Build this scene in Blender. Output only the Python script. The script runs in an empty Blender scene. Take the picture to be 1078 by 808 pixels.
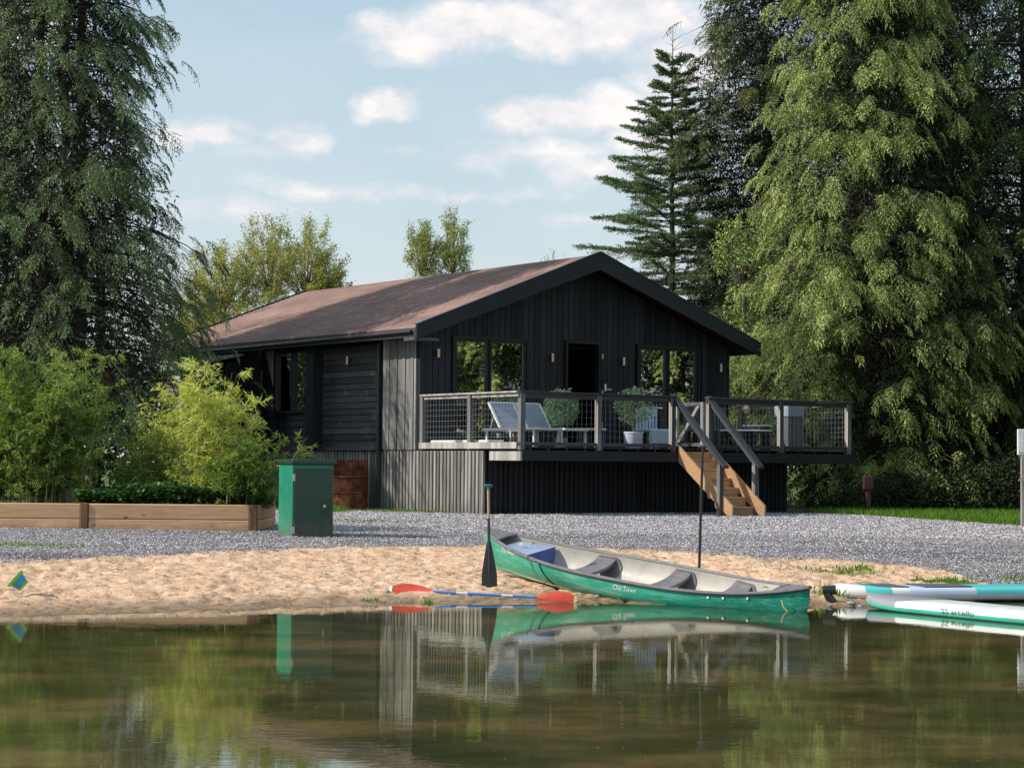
import bpy, math, random
import numpy as np
from mathutils import Vector, Matrix
R_ = math.radians
rng = np.random.default_rng(7)
random.seed(5)
scn = bpy.context.scene
col = scn.collection
SUN_DIR = Vector((-0.985, -0.16, math.tan(R_(36)))).normalized()

# ------------------------------------------------------------------ materials
def new_mat(name):
    m = bpy.data.materials.new(name); m.use_nodes = True
    nt = m.node_tree; nt.nodes.clear()
    out = nt.nodes.new('ShaderNodeOutputMaterial')
    return m, nt, out
def nd(nt, typ, **kw):
    n = nt.nodes.new(typ)
    for k, v in kw.items():
        if k in n.inputs: n.inputs[k].default_value = v
        else: setattr(n, k, v)
    return n
def lk(nt, a, b): nt.links.new(a, b)
def ramp(nt, src, stops):
    r = nt.nodes.new('ShaderNodeValToRGB'); e = r.color_ramp.elements
    while len(e) < len(stops): e.new(0.5)
    for i, (p, c) in enumerate(stops):
        e[i].position = p; e[i].color = (c[0], c[1], c[2], 1) if not isinstance(c, (int, float)) else (c, c, c, 1)
    lk(nt, src, r.inputs[0]); return r.outputs[0]
def mixc(nt, fac, a, b, typ='MIX'):
    n = nt.nodes.new('ShaderNodeMix'); n.data_type = 'RGBA'; n.blend_type = typ
    for s, v in ((0, fac), (6, a), (7, b)):
        if isinstance(v, (int, float)): n.inputs[s].default_value = v if s == 0 else (v, v, v, 1)
        elif isinstance(v, tuple): n.inputs[s].default_value = (v[0], v[1], v[2], 1)
        else: lk(nt, v, n.inputs[s])
    return n.outputs[2]
def mth(nt, op, a, b=0.0, c=None, clamp=False):
    n = nt.nodes.new('ShaderNodeMath'); n.operation = op; n.use_clamp = clamp
    for i, v in enumerate((a, b, c)):
        if v is None: continue
        if isinstance(v, (int, float)): n.inputs[i].default_value = v
        else: lk(nt, v, n.inputs[i])
    return n.outputs[0]
def coords(nt, kind='Object', scale=(1, 1, 1), rot=(0, 0, 0)):
    t = nt.nodes.new('ShaderNodeTexCoord'); m = nt.nodes.new('ShaderNodeMapping')
    m.inputs['Scale'].default_value = scale; m.inputs['Rotation'].default_value = rot
    lk(nt, t.outputs[kind], m.inputs[0]); return m.outputs[0]
def noise(nt, vec, scale, detail=4, rough=.55, out=0):
    n = nd(nt, 'ShaderNodeTexNoise', Scale=scale, Detail=detail, Roughness=rough); lk(nt, vec, n.inputs['Vector']); return n.outputs[out]
def bump(nt, h, strength=.3, dist=.01, normal=None):
    b = nd(nt, 'ShaderNodeBump', Strength=strength, Distance=dist); lk(nt, h, b.inputs['Height'])
    if normal is not None: lk(nt, normal, b.inputs['Normal'])
    return b.outputs[0]
def princ(nt, out, base=None, rough=.5, metal=0.0, spec=.5, normal=None):
    p = nd(nt, 'ShaderNodeBsdfPrincipled', Metallic=metal)
    p.inputs['Specular IOR Level'].default_value = spec
    if isinstance(base, tuple): p.inputs['Base Color'].default_value = (*base, 1)
    elif base is not None: lk(nt, base, p.inputs['Base Color'])
    if isinstance(rough, (int, float)): p.inputs['Roughness'].default_value = rough
    else: lk(nt, rough, p.inputs['Roughness'])
    if normal is not None: lk(nt, normal, p.inputs['Normal'])
    lk(nt, p.outputs[0], out.inputs[0]); return p

def mat_simple(name, c1, c2=None, rough=.5, scale=4, metal=0, spec=.5, bumps=.15, stretch=(1, 1, 1), bscale=None, bdist=.004, lo=.35, hi=.7):
    """two-tone noise colour, noise roughness and a little bump"""
    m, nt, out = new_mat(name)
    c2 = c2 or tuple(x*.7 for x in c1)
    v = coords(nt, 'Object', stretch)
    n = noise(nt, v, scale, 6, .65)
    base = ramp(nt, n, [(lo, c2), (hi, c1)])
    rr = ramp(nt, noise(nt, v, scale*2.3, 3), [(.3, max(0, rough-.1)), (.7, min(1, rough+.12))])
    b = bump(nt, noise(nt, v, bscale or scale*6, 4), bumps, bdist)
    princ(nt, out, base, rr, metal, spec, b)
    return m

def add_grime(name, h0, h1, col_, amt=.7):
    """splashed dirt on the lower part of a thing, in object height"""
    nt = M[name].node_tree; p = next(n for n in nt.nodes if n.type == 'BSDF_PRINCIPLED'); src = p.inputs['Base Color'].links[0].from_socket
    s = nt.nodes.new('ShaderNodeSeparateXYZ'); lk(nt, coords(nt), s.inputs[0])
    hgt = mth(nt, 'ADD', s.outputs[2], mth(nt, 'MULTIPLY', mth(nt, 'SUBTRACT', noise(nt, coords(nt), 7, 7, .7), .5), (h1-h0)*1.6))
    f = nt.nodes.new('ShaderNodeMapRange'); f.inputs[1].default_value = h0; f.inputs[2].default_value = h1; f.inputs[3].default_value = amt; f.inputs[4].default_value = 0.0; lk(nt, hgt, f.inputs[0])
    lk(nt, mixc(nt, f.outputs[0], src, col_), p.inputs['Base Color'])
def mat_wood_paint(name, c, grain='z', rough=.45, worn_lit=(.16, .15, .14), wear_lit=.62, spec=.5):
    """dark stained timber with grain running along one axis, weathered streaks, base and streaks paler on the sunlit variants"""
    m, nt, out = new_mat(name)
    st = {'z': (14, 14, .9), 'y': (14, .9, 14), 'x': (.9, 14, 14)}[grain]
    v = coords(nt, 'Object', st)
    g = noise(nt, v, 1.6, 7, .7)
    g2 = noise(nt, coords(nt, 'Object', tuple(s*.25 for s in st)), 2.0, 4, .6)
    base = mixc(nt, ramp(nt, g, [(.3, .0), (.75, 1.0)]), c, tuple(x*1.9 for x in c))
    base = mixc(nt, ramp(nt, g2, [(wear_lit, 0.0), (wear_lit+.18, .55)]), base, worn_lit)
    a = nt.nodes.new('ShaderNodeAttribute'); a.attribute_name = 'tint'
    base = mixc(nt, 1.0, base, ramp(nt, a.outputs['Fac'], [(0, .6), (1, 1.5)]), 'MULTIPLY')
    rr = ramp(nt, g, [(.3, rough-.08), (.75, rough+.14)])
    princ(nt, out, base, rr, 0, spec, bump(nt, g, .35, .004))
    return m

def mat_timber(name, light, dark, grain='x', rough=.7, knots=True):
    m, nt, out = new_mat(name)
    st = {'z': (10, 10, .8), 'y': (10, .8, 10), 'x': (.8, 10, 10)}[grain]
    v = coords(nt, 'Object', st)
    g = noise(nt, v, 2.2, 7, .65)
    base = ramp(nt, g, [(.3, dark), (.7, light)])
    big = noise(nt, coords(nt, 'Object', (1, 1, 1)), 1.3, 3, .5)
    base = mixc(nt, ramp(nt, big, [(.45, 0.0), (.75, .5)]), base, tuple(x*.55 for x in light))
    if knots:
        vo = nd(nt, 'ShaderNodeTexVoronoi', Scale=3.1); lk(nt, coords(nt, 'Object', {'z': (1.6, 1.6, .8), 'y': (1.6, .8, 1.6), 'x': (.8, 1.6, 1.6)}[grain]), vo.inputs['Vector'])
        base = mixc(nt, ramp(nt, vo.outputs['Distance'], [(.05, .85), (.13, 0.0)]), base, (.10, .045, .02))
    a = nt.nodes.new('ShaderNodeAttribute'); a.attribute_name = 'tint'
    base = mixc(nt, 1.0, base, ramp(nt, a.outputs['Fac'], [(0, .8), (1, 1.15)]), 'MULTIPLY')
    princ(nt, out, base, rough, 0, .3, bump(nt, g, .4, .004))
    return m

def mat_leaf(name, stops, trans=.35, rough=.55, spec=.35, tcol=None, nscale=.5):
    """foliage; per leaf attribute 'tint' drives the colour, a soft noise gives light and dark clumps"""
    m, nt, out = new_mat(name)
    a = nt.nodes.new('ShaderNodeAttribute'); a.attribute_name = 'tint'
    n = noise(nt, coords(nt, 'Object'), nscale, 3, .6)
    f = mth(nt, 'ADD', mth(nt, 'MULTIPLY', a.outputs['Fac'], .62), mth(nt, 'MULTIPLY', n, .38))
    base = ramp(nt, f, stops)
    p = nd(nt, 'ShaderNodeBsdfPrincipled'); p.inputs['Specular IOR Level'].default_value = spec; p.inputs['Roughness'].default_value = rough
    lk(nt, base, p.inputs['Base Color'])
    t = nt.nodes.new('ShaderNodeBsdfTranslucent')
    lk(nt, mixc(nt, 1.0, base, tcol or (1.5, 1.6, .7), 'MULTIPLY'), t.inputs[0])
    mx = nt.nodes.new('ShaderNodeMixShader'); mx.inputs[0].default_value = trans
    lk(nt, p.outputs[0], mx.inputs[1]); lk(nt, t.outputs[0], mx.inputs[2]); lk(nt, mx.outputs[0], out.inputs[0])
    return m

M = {}
K = (.0125, .0135, .018)
M['black_v'] = mat_wood_paint('black_stained_vertical', K, 'z', .5, worn_lit=(.05, .05, .055), wear_lit=.62, spec=.3)
M['black_x'] = mat_wood_paint('black_stained_horizontal', K, 'x', .5, worn_lit=(.05, .05, .055), wear_lit=.62, spec=.3)
M['black_y'] = mat_wood_paint('black_stained_side', K, 'y', .44, wear_lit=.68)
M['skirt'] = mat_wood_paint('sunlit_weathered_batten', (.10, .096, .09), 'z', .5, worn_lit=(.36, .34, .31), wear_lit=.40)  # sunlit left skirt, its brightness in the sun painted into the colour
M['sunlit_v'] = mat_wood_paint('sunlit_black_boards', (.10, .098, .098), 'z', .48, worn_lit=(.34, .33, .32), wear_lit=.42)  # lighter copy of the black boards, sunlight on the left wall put into the colour
M['sunlit_y'] = mat_wood_paint('sunlit_black_cladding', (.035, .035, .038), 'y', .48, worn_lit=(.18, .18, .18), wear_lit=.6)  # side cladding lightened the same way, sun painted in
M['rail_lit'] = mat_wood_paint('sunlit_rail_timber', (.13, .125, .12), 'z', .5, worn_lit=(.42, .40, .37), wear_lit=.42)  # lit copy of the rail timber, sunshine put into its tone
M['rail'] = mat_wood_paint('black_rail_timber', (.05, .05, .055), 'z', .5, worn_lit=(.34, .32, .3), wear_lit=.52)
M['rail_x'] = mat_wood_paint('black_rail_timber_long', (.03, .03, .036), 'x', .5, worn_lit=(.22, .21, .2), wear_lit=.62)
M['stair'] = mat_timber('stair_softwood', (.64, .38, .21), (.44, .24, .12), 'x', .6, False)
M['sleeper'] = mat_timber('oak_sleeper', (.72, .45, .26), (.46, .26, .14), 'x', .75)
M['sleeper_dark'] = mat_timber('sleeper_end_grain', (.22, .11, .06), (.12, .06, .035), 'z', .8, False)
M['soffit'] = mat_timber('red_brown_soffit', (.10, .035, .018), (.05, .018, .01), 'y', .7, False)
M['pale_wall'] = mat_simple('pale_weatherboard', (.46, .45, .41), (.30, .29, .26), .8, 3)
M['green_pale'] = mat_simple('pale_green_board', (.33, .42, .36), (.24, .31, .27), .7, 2)
M['canvas'] = mat_simple('black_canvas', (.008, .009, .012), (.004, .004, .006), .9, 5, spec=.15)
M['interior'] = mat_simple('dark_room', (.03, .025, .02), (.015, .012, .01), .9, 2, spec=.2)
M['white_metal'] = mat_simple('white_painted_frame', (.78, .77, .74), (.66, .65, .62), .4, 8)
M['sling'] = mat_simple('grey_blue_sling', (.30, .34, .42), (.24, .27, .34), .75, 30, bumps=.4)
M['white_pot'] = mat_simple('white_glazed_pot', (.62, .68, .78), (.50, .56, .66), .35, 6)
M['white_plastic'] = mat_simple('white_blue_plastic', (.50, .60, .75), (.42, .50, .64), .45, 6)
M['grey_panel'] = mat_simple('grey_panel', (.10, .11, .14), (.07, .08, .10), .6, 6)
M['copper'] = mat_simple('copper_lamp', (.70, .46, .34), (.55, .34, .24), .35, 10, metal=.6)
M['steel'] = mat_simple('galvanised_wire', (.50, .50, .50), (.38, .38, .38), .4, 20, metal=.5)
M['wire_dark'] = mat_simple('dull_wire', (.22, .22, .23), (.15, .15, .16), .5, 20, metal=.3)
M['black_metal'] = mat_simple('black_metal', (.015, .015, .017), (.01, .01, .012), .4, 10)
M['pipe'] = mat_simple('black_pvc', (.012, .012, .014), (.02, .02, .022), .25, 10, spec=.6)
M['box_green'] = mat_simple('green_steel_shaded', (.010, .055, .033), (.006, .035, .022), .38, 3, spec=.5, bumps=.1)
M['box_side'] = mat_simple('green_steel_sunlit', (.015, .25, .155), (.01, .17, .105), .4, 3, spec=.5, bumps=.1)  # sunlit side paler than the shaded door, light and shade put into the greens
M['canoe_grey'] = mat_simple('grey_moulded_plastic', (.20, .185, .195), (.11, .10, .112), .5, 9, lo=.3, hi=.75, bumps=.3)
M['canoe_in'] = mat_simple('scuffed_liner', (.50, .47, .43), (.34, .31, .28), .55, 2.5, lo=.3, hi=.65)
M['blue_foam'] = mat_simple('blue_buoyancy_box', (.07, .12, .40), (.045, .08, .28), .45, 5)
M['blue_foam_top'] = mat_simple('sunlit_blue_top', (.30, .38, .52), (.22, .29, .42), .3, 4)  # paler than the box sides, sunlight on its top put into the colour
M['red_blade'] = mat_simple('red_paddle_blade', (.62, .075, .035), (.48, .05, .03), .35, 5)
M['blue_shaft'] = mat_simple('blue_paddle_shaft', (.05, .23, .62), (.04, .18, .5), .35, 5)
M['ash'] = mat_simple('ash_shaft', (.48, .38, .25), (.36, .27, .17), .45, 8, stretch=(4, 4, .5))
M['dark_blade'] = mat_simple('dark_grey_blade', (.035, .037, .045), (.025, .026, .032), .4, 6)
M['green_grip'] = mat_simple('green_grip', (.02, .20, .13), (.015, .15, .1), .4, 6)
M['sup_white'] = mat_simple('white_board_skin', (.78, .80, .78), (.68, .71, .70), .35, 2.5)
M['sup_teal'] = mat_simple('teal_board_skin', (.10, .58, .56), (.08, .50, .49), .35, 3)
M['sup_mint'] = mat_simple('mint_board_rim', (.10, .62, .48), (.08, .5, .4), .35, 3)
M['sup_lilac'] = mat_simple('lilac_board_skin', (.55, .62, .78), (.48, .55, .70), .35, 3)
M['sup_pad'] = mat_simple('grey_deck_pad', (.10, .10, .12), (.07, .07, .085), .85, 20, bumps=.4)
M['sup_grey'] = mat_simple('silver_grey_patch', (.34, .33, .36), (.26, .25, .28), .4, 5)
M['bucket_blue'] = mat_simple('blue_bucket', (.03, .36, .62), (.02, .28, .5), .35, 5)
M['bucket_green'] = mat_simple('lime_rim', (.22, .58, .06), (.16, .45, .05), .35, 5)
M['white_sign'] = mat_simple('white_sign_board', (.8, .8, .78), (.7, .7, .68), .5, 5)
M['red_post'] = mat_simple('faded_red_post', (.06, .010, .009), (.035, .008, .006), .6, 5)
M['rope'] = mat_simple('pale_rope', (.6, .5, .28), (.45, .36, .2), .8, 30)
M['yellow_leaf'] = mat_simple('yellow_leaf', (.6, .42, .06), (.45, .25, .04), .6, 30)
M['lettering'] = mat_simple('white_lettering', (.8, .8, .78), (.7, .7, .68), .45, 10, bumps=0)
M['ink'] = mat_simple('dark_lettering', (.05, .09, .08), (.04, .07, .06), .5, 10, bumps=0)
M['bark'] = mat_simple('grey_brown_bark', (.16, .12, .095), (.06, .045, .035), .85, 3, stretch=(3, 3, .5), bumps=.8, bdist=.03)
M['bark_dark'] = mat_simple('dark_bark', (.08, .06, .048), (.03, .023, .018), .9, 3, stretch=(3, 3, .5), bumps=.8, bdist=.03)
M['twig'] = mat_simple('twig', (.22, .19, .15), (.12, .10, .08), .8, 3)
M['culm'] = mat_simple('bamboo_culm', (.36, .33, .12), (.22, .22, .08), .45, 3, stretch=(1, 1, 3))

add_grime('box_green', .0, .35, (.12, .09, .065), .65); add_grime('box_side', .0, .35, (.14, .11, .08), .6); add_grime('skirt', .0, .30, (.16, .14, .11), .7); add_grime('sleeper', -.05, .12, (.12, .10, .08), .6)
add_grime('stair', -.1, .5, (.22, .17, .13), .6)
# glass: reflective pane, dark room visible behind it
m, nt, out = new_mat('window_glass')
fr = nd(nt, 'ShaderNodeFresnel', IOR=1.5)
gl = nd(nt, 'ShaderNodeBsdfGlossy', Roughness=.015); gl.inputs[0].default_value = (.95, .97, .95, 1)
lk(nt, bump(nt, noise(nt, coords(nt), 1.2, 1), .25, .01), gl.inputs['Normal'])
tr = nt.nodes.new('ShaderNodeBsdfTransparent'); tr.inputs[0].default_value = (.55, .6, .57, 1)
mx = nt.nodes.new('ShaderNodeMixShader')
lk(nt, mth(nt, 'ADD', mth(nt, 'MULTIPLY', fr.outputs[0], 1.8), .32, clamp=True), mx.inputs[0])
lk(nt, tr.outputs[0], mx.inputs[1]); lk(nt, gl.outputs[0], mx.inputs[2]); lk(nt, mx.outputs[0], out.inputs[0])
M['glass'] = m

# roof felt shingles
m, nt, out = new_mat('brown_felt_shingles')
v = coords(nt)
big = noise(nt, coords(nt, 'Object', (.6, .25, .6)), 1.6, 6, .65)
c = ramp(nt, big, [(.3, (.20, .12, .10)), (.55, (.29, .185, .16)), (.78, (.37, .25, .22))])
br = nd(nt, 'ShaderNodeTexBrick', Scale=1.0); br.inputs['Brick Width'].default_value = .33; br.inputs['Row Height'].default_value = .16
br.inputs['Mortar Size'].default_value = .012; br.inputs['Color1'].default_value = (.92, .92, .92, 1); br.inputs['Color2'].default_value = (1.06, 1.05, 1.04, 1); br.inputs['Mortar'].default_value = (.72, .7, .7, 1)
sw = nt.nodes.new('ShaderNodeSeparateXYZ'); lk(nt, v, sw.inputs[0]); cb = nt.nodes.new('ShaderNodeCombineXYZ')
lk(nt, sw.outputs[1], cb.inputs[0]); lk(nt, sw.outputs[0], cb.inputs[1]); lk(nt, cb.outputs[0], br.inputs['Vector'])
c = mixc(nt, 1.0, c, br.outputs['Color'], 'MULTIPLY')
fine = noise(nt, v, 60, 3)
c = mixc(nt, .5, c, ramp(nt, fine, [(.3, .6), (.7, 1.3)]), 'MULTIPLY')
moss = noise(nt, v, .9, 5, .7)
c = mixc(nt, ramp(nt, moss, [(.62, 0.0), (.75, .35)]), c, (.30, .27, .19))
princ(nt, out, c, .85, 0, .25, bump(nt, br.outputs['Color'], .25, .006))
M['roof'] = m

# rust
m, nt, out = new_mat('rusted_steel')
n = noise(nt, coords(nt), 5, 7, .7)
c = ramp(nt, n, [(.3, (.035, .012, .008)), (.5, (.14, .045, .02)), (.7, (.34, .13, .06))])
princ(nt, out, c, .75, .2, .3, bump(nt, n, .5, .01))
M['rust'] = m

# canoe hull: green, faded pale scuffs low down, pale scratches along its length that also stand in for sun highlights
m, nt, out = new_mat('green_canoe_hull')
v = coords(nt)
base = ramp(nt, noise(nt, v, 1.5, 4), [(.35, (.008, .24, .16)), (.7, (.02, .36, .25))])
sc = noise(nt, coords(nt, 'Object', (.6, 6, 9)), 2.5, 8, .75)
base = mixc(nt, ramp(nt, sc, [(.50, 0.0), (.70, .6)]), base, (.36, .60, .50))
s = nt.nodes.new('ShaderNodeSeparateXYZ'); lk(nt, v, s.inputs[0])
low = mth(nt, 'ADD', s.outputs[2], mth(nt, 'MULTIPLY', noise(nt, coords(nt, 'Object', (.8, 2, 3)), 3, 5), .12))
base = mixc(nt, ramp(nt, low, [(.10, .7), (.19, 0.0)]), base, (.45, .50, .38))
p = princ(nt, out, base, ramp(nt, sc, [(.3, .24), (.7, .5)]), 0, .5, bump(nt, noise(nt, coords(nt, 'Object', (1, 3, 3)), 2.2, 3), .25, .02))
M['hull'] = m

# leaves
M['lf_cedar'] = mat_leaf('dark_cedar_spray', [(.12, (.03, .06, .025)), (.45, (.09, .15, .06)), (.75, (.20, .26, .11)), (.95, (.34, .34, .16))], .14, nscale=.6)
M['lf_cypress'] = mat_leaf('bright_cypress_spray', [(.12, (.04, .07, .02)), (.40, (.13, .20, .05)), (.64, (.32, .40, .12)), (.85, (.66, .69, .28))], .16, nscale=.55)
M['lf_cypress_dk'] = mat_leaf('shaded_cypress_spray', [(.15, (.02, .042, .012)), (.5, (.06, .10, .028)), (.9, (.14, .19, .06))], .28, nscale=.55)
M['lf_spruce'] = mat_leaf('brown_green_spruce', [(.12, (.04, .065, .025)), (.5, (.11, .15, .055)), (.8, (.20, .21, .08)), (.97, (.36, .18, .10))], .25, nscale=.8)
M['lf_fir'] = mat_leaf('blue_green_fir', [(.15, (.04, .08, .035)), (.5, (.11, .18, .085)), (.9, (.26, .34, .18))], .2, nscale=.8)
M['lf_willow'] = mat_leaf('yellowing_willow_leaf', [(.12, (.16, .19, .06)), (.45, (.31, .31, .10)), (.75, (.50, .43, .12)), (.95, (.62, .43, .14))], .35, nscale=.5)
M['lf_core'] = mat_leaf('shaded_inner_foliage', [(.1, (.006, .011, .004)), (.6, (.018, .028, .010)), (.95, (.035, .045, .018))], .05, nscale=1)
M['lf_birch'] = mat_leaf('birch_leaf', [(.12, (.12, .16, .05)), (.5, (.26, .30, .09)), (.9, (.46, .42, .14))], .35, nscale=.9)
M['lf_bamboo'] = mat_leaf('bamboo_leaf', [(.12, (.045, .09, .018)), (.45, (.13, .21, .045)), (.75, (.27, .34, .08)), (.95, (.46, .46, .16))], .4, nscale=1.2)
M['lf_bamboo_y'] = mat_leaf('yellow_bamboo_leaf', [(.12, (.16, .21, .04)), (.45, (.40, .44, .11)), (.75, (.60, .58, .20)), (.95, (.75, .66, .32))], .42, nscale=1.2)
M['lf_nettle'] = mat_leaf('broad_dark_leaf', [(.12, (.012, .04, .012)), (.5, (.035, .09, .022)), (.9, (.09, .17, .04))], .25, nscale=2)
M['lf_wood'] = mat_leaf('woodland_leaf', [(.12, (.010, .02, .008)), (.5, (.025, .042, .014)), (.85, (.06, .07, .022)), (.97, (.14, .10, .04))], .2, nscale=.35)
M['lf_grass'] = mat_leaf('grass_blade', [(.1, (.045, .10, .012)), (.5, (.12, .24, .025)), (.9, (.24, .36, .05))], .4, nscale=1.0)
M['lf_litter'] = mat_leaf('dead_leaf', [(.1, (.06, .035, .018)), (.5, (.22, .13, .05)), (.9, (.5, .36, .14))], .2, nscale=3)
M['lf_topiary'] = mat_leaf('olive_topiary_leaf', [(.1, (.03, .07, .04)), (.5, (.10, .17, .10)), (.9, (.24, .34, .22))], .25, nscale=3)

# ------------------------------------------------------------------ mesh builder
class MB:
    def __init__(s): s.v = []; s.f = []; s.m = []; s.mats = []; s.t = []
    def mi(s, mat):
        if mat not in s.mats: s.mats.append(mat)
        return s.mats.index(mat)
    def add(s, vs, fs, mat, tint=None):
        o = len(s.v); s.v += [tuple(v) for v in vs]
        k = s.mi(mat); t = random.random() if tint is None else tint
        s.t += [t]*len(vs)
        for f in fs: s.f.append([i+o for i in f]); s.m.append(k)
    def box(s, x0, x1, y0, y1, z0, z1, mat, mtx=None, bev=0.0, tint=None):
        if bev > 0:
            b = bev; vs = []; X = (x0, x1); Y = (y0, y1); Z = (z0, z1)
            # chamfered box: three verts per corner
            idx = {}
            for i in (0, 1):
                for j in (0, 1):
                    for k in (0, 1):
                        sx, sy, sz = (b, -b)[i], (b, -b)[j], (b, -b)[k]
                        idx[i, j, k] = len(vs)
                        vs += [(X[i], Y[j]+sy, Z[k]+sz), (X[i]+sx, Y[j], Z[k]+sz), (X[i]+sx, Y[j]+sy, Z[k])]
            fs = []
            for i in (0, 1):
                q = [idx[i, 0, 0], idx[i, 1, 0], idx[i, 1, 1], idx[i, 0, 1]]; fs.append(q if i else q[::-1])
                q = [idx[0, i, 0]+1, idx[1, i, 0]+1, idx[1, i, 1]+1, idx[0, i, 1]+1]; fs.append(q[::-1] if i else q)
                q = [idx[0, 0, i]+2, idx[1, 0, i]+2, idx[1, 1, i]+2, idx[0, 1, i]+2]; fs.append(q if i else q[::-1])
            for j in (0, 1):
                for k in (0, 1):
                    a, c = idx[0, j, k], idx[1, j, k]; fs.append([a+1, c+1, c+2, a+2])
                    a, c = idx[j, 0, k], idx[j, 1, k]; fs.append([a, c, c+2, a+2])
                    a, c = idx[j, k, 0], idx[j, k, 1]; fs.append([a, c, c+1, a+1])
            for q in idx.values(): fs.append([q, q+1, q+2])
        else:
            vs = [(x, y, z) for x in (x0, x1) for y in (y0, y1) for z in (z0, z1)]
            fs = [(0, 1, 3, 2), (4, 6, 7, 5), (0, 4, 5, 1), (2, 3, 7, 6), (0, 2, 6, 4), (1, 5, 7, 3)]
        if mtx is not None: vs = [mtx @ Vector(v) for v in vs]
        s.add(vs, fs, mat, tint)
    def prism(s, poly, axis, a, b, mat, tint=None):
        """poly: list of 2D points in the plane perpendicular to axis (x: (y,z), y: (x,z), z: (x,y))"""
        def P(p, t): return (t, p[0], p[1]) if axis == 'x' else ((p[0], t, p[1]) if axis == 'y' else (p[0], p[1], t))
        n = len(poly); vs = [P(p, a) for p in poly]+[P(p, b) for p in poly]
        fs = [list(range(n))[::-1], list(range(n, 2*n))]+[[i, (i+1) % n, n+(i+1) % n, n+i] for i in range(n)]
        s.add(vs, fs, mat, tint)
    def tube(s, pts, rad, mat, seg=8, cap=True, tint=None):
        pts = [Vector(p) for p in pts]; n = len(pts)
        if not hasattr(rad, '__len__'): rad = [rad]*n
        vs = []; fs = []; up = Vector((0, 0, 1))
        prev = None
        for i, p in enumerate(pts):
            d = (pts[min(i+1, n-1)]-pts[max(i-1, 0)]).normalized()
            a = d.cross(up if abs(d.z) < .9 else Vector((1, 0, 0))).normalized() if prev is None else (prev-d*prev.dot(d)).normalized()
            prev = a; b = d.cross(a)
            for k in range(seg):
                t = 2*math.pi*k/seg; vs.append(p+(a*math.cos(t)+b*math.sin(t))*rad[i])
        for i in range(n-1):
            for k in range(seg):
                fs.append([i*seg+k, i*seg+(k+1) % seg, (i+1)*seg+(k+1) % seg, (i+1)*seg+k])
        if cap: fs += [list(range(seg))[::-1], list(range((n-1)*seg, n*seg))]
        s.add(vs, fs, mat, tint)
    def lathe(s, prof, mat, seg=24, mtx=None, arc=(0, 2*math.pi), tint=None):
        full = abs(arc[1]-arc[0]-2*math.pi) < 1e-6; ns = seg if full else seg+1
        vs = []; fs = []
        for r, z in prof:
            for k in range(ns):
                t = arc[0]+(arc[1]-arc[0])*k/seg; vs.append(Vector((r*math.cos(t), r*math.sin(t), z)))
        for i in range(len(prof)-1):
            for k in range(seg):
                k2 = (k+1) % ns if full else k+1
                fs.append([i*ns+k, i*ns+k2, (i+1)*ns+k2, (i+1)*ns+k])
        if mtx is not None: vs = [mtx @ v for v in vs]
        s.add(vs, fs, mat, tint)
    def build(s, name, parent=None, loc=(0, 0, 0), smooth=False, rotz=0):
        me = bpy.data.meshes.new(name); me.from_pydata(s.v, [], s.f)
        for mt in s.mats: me.materials.append(M[mt])
        me.polygons.foreach_set('material_index', s.m)
        if smooth: me.polygons.foreach_set('use_smooth', [True]*len(s.f))
        at = me.attributes.new('tint', 'FLOAT', 'POINT'); at.data.foreach_set('value', s.t)
        me.validate(); me.update()
        o = bpy.data.objects.new(name, me); col.objects.link(o); o.location = loc; o.rotation_euler.z = rotz
        if parent: o.parent = parent
        if smooth:
            bpy.context.view_layer.objects.active = o
            md = o.modifiers.new('es', 'EDGE_SPLIT'); md.split_angle = R_(38)
        return o
def empty(name, loc=(0, 0, 0), rz=0, label=None, cat=None, group=None):
    o = bpy.data.objects.new(name, None); col.objects.link(o); o.location = loc; o.rotation_euler.z = rz
    o.empty_display_size = .2
    tag(o, label, cat, group); return o
def tag(o, label=None, cat=None, group=None, kind=None):
    if label: o['label'] = label
    if cat: o['category'] = cat
    if group: o['group'] = group
    if kind: o['kind'] = kind
    return o
def mesh_np(name, V, F, mat, tint=None, parent=None, loc=(0, 0, 0), smooth=False):
    """V (n,3), F (m,k) with k equal for all faces"""
    me = bpy.data.meshes.new(name); n = len(V); m_, k = F.shape
    me.vertices.add(n); me.vertices.foreach_set('co', np.ascontiguousarray(V, np.float32).ravel())
    me.loops.add(m_*k); me.loops.foreach_set('vertex_index', np.ascontiguousarray(F, np.int32).ravel())
    me.polygons.add(m_); me.polygons.foreach_set('loop_start', np.arange(0, m_*k, k, dtype=np.int32))
    me.polygons.foreach_set('loop_total', np.full(m_, k, np.int32))
    if smooth: me.polygons.foreach_set('use_smooth', np.ones(m_, bool))
    if tint is not None:
        at = me.attributes.new('tint', 'FLOAT', 'POINT'); at.data.foreach_set('value', np.ascontiguousarray(tint, np.float32))
    me.materials.append(M[mat]); me.update(calc_edges=True)
    o = bpy.data.objects.new(name, me); col.objects.link(o); o.location = loc
    if parent: o.parent = parent
    return o
def text_mesh(name, body, size, mat, mtx, parent, shear=0.0, warp=None, space=1.0):
    cu = bpy.data.curves.new(name, 'FONT'); cu.body = body; cu.size = size; cu.shear = shear; cu.align_x = 'CENTER'; cu.space_character = space
    t = bpy.data.objects.new(name+'_src', cu); col.objects.link(t)
    dg = bpy.context.evaluated_depsgraph_get(); dg.update()
    me = bpy.data.meshes.new_from_object(t.evaluated_get(dg)); bpy.data.objects.remove(t)
    for v in me.vertices: v.co = warp(v.co) if warp else mtx @ v.co
    me.materials.clear(); me.materials.append(M[mat]); me.name = name
    o = bpy.data.objects.new(name, me); col.objects.link(o); o.parent = parent; return o
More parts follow.
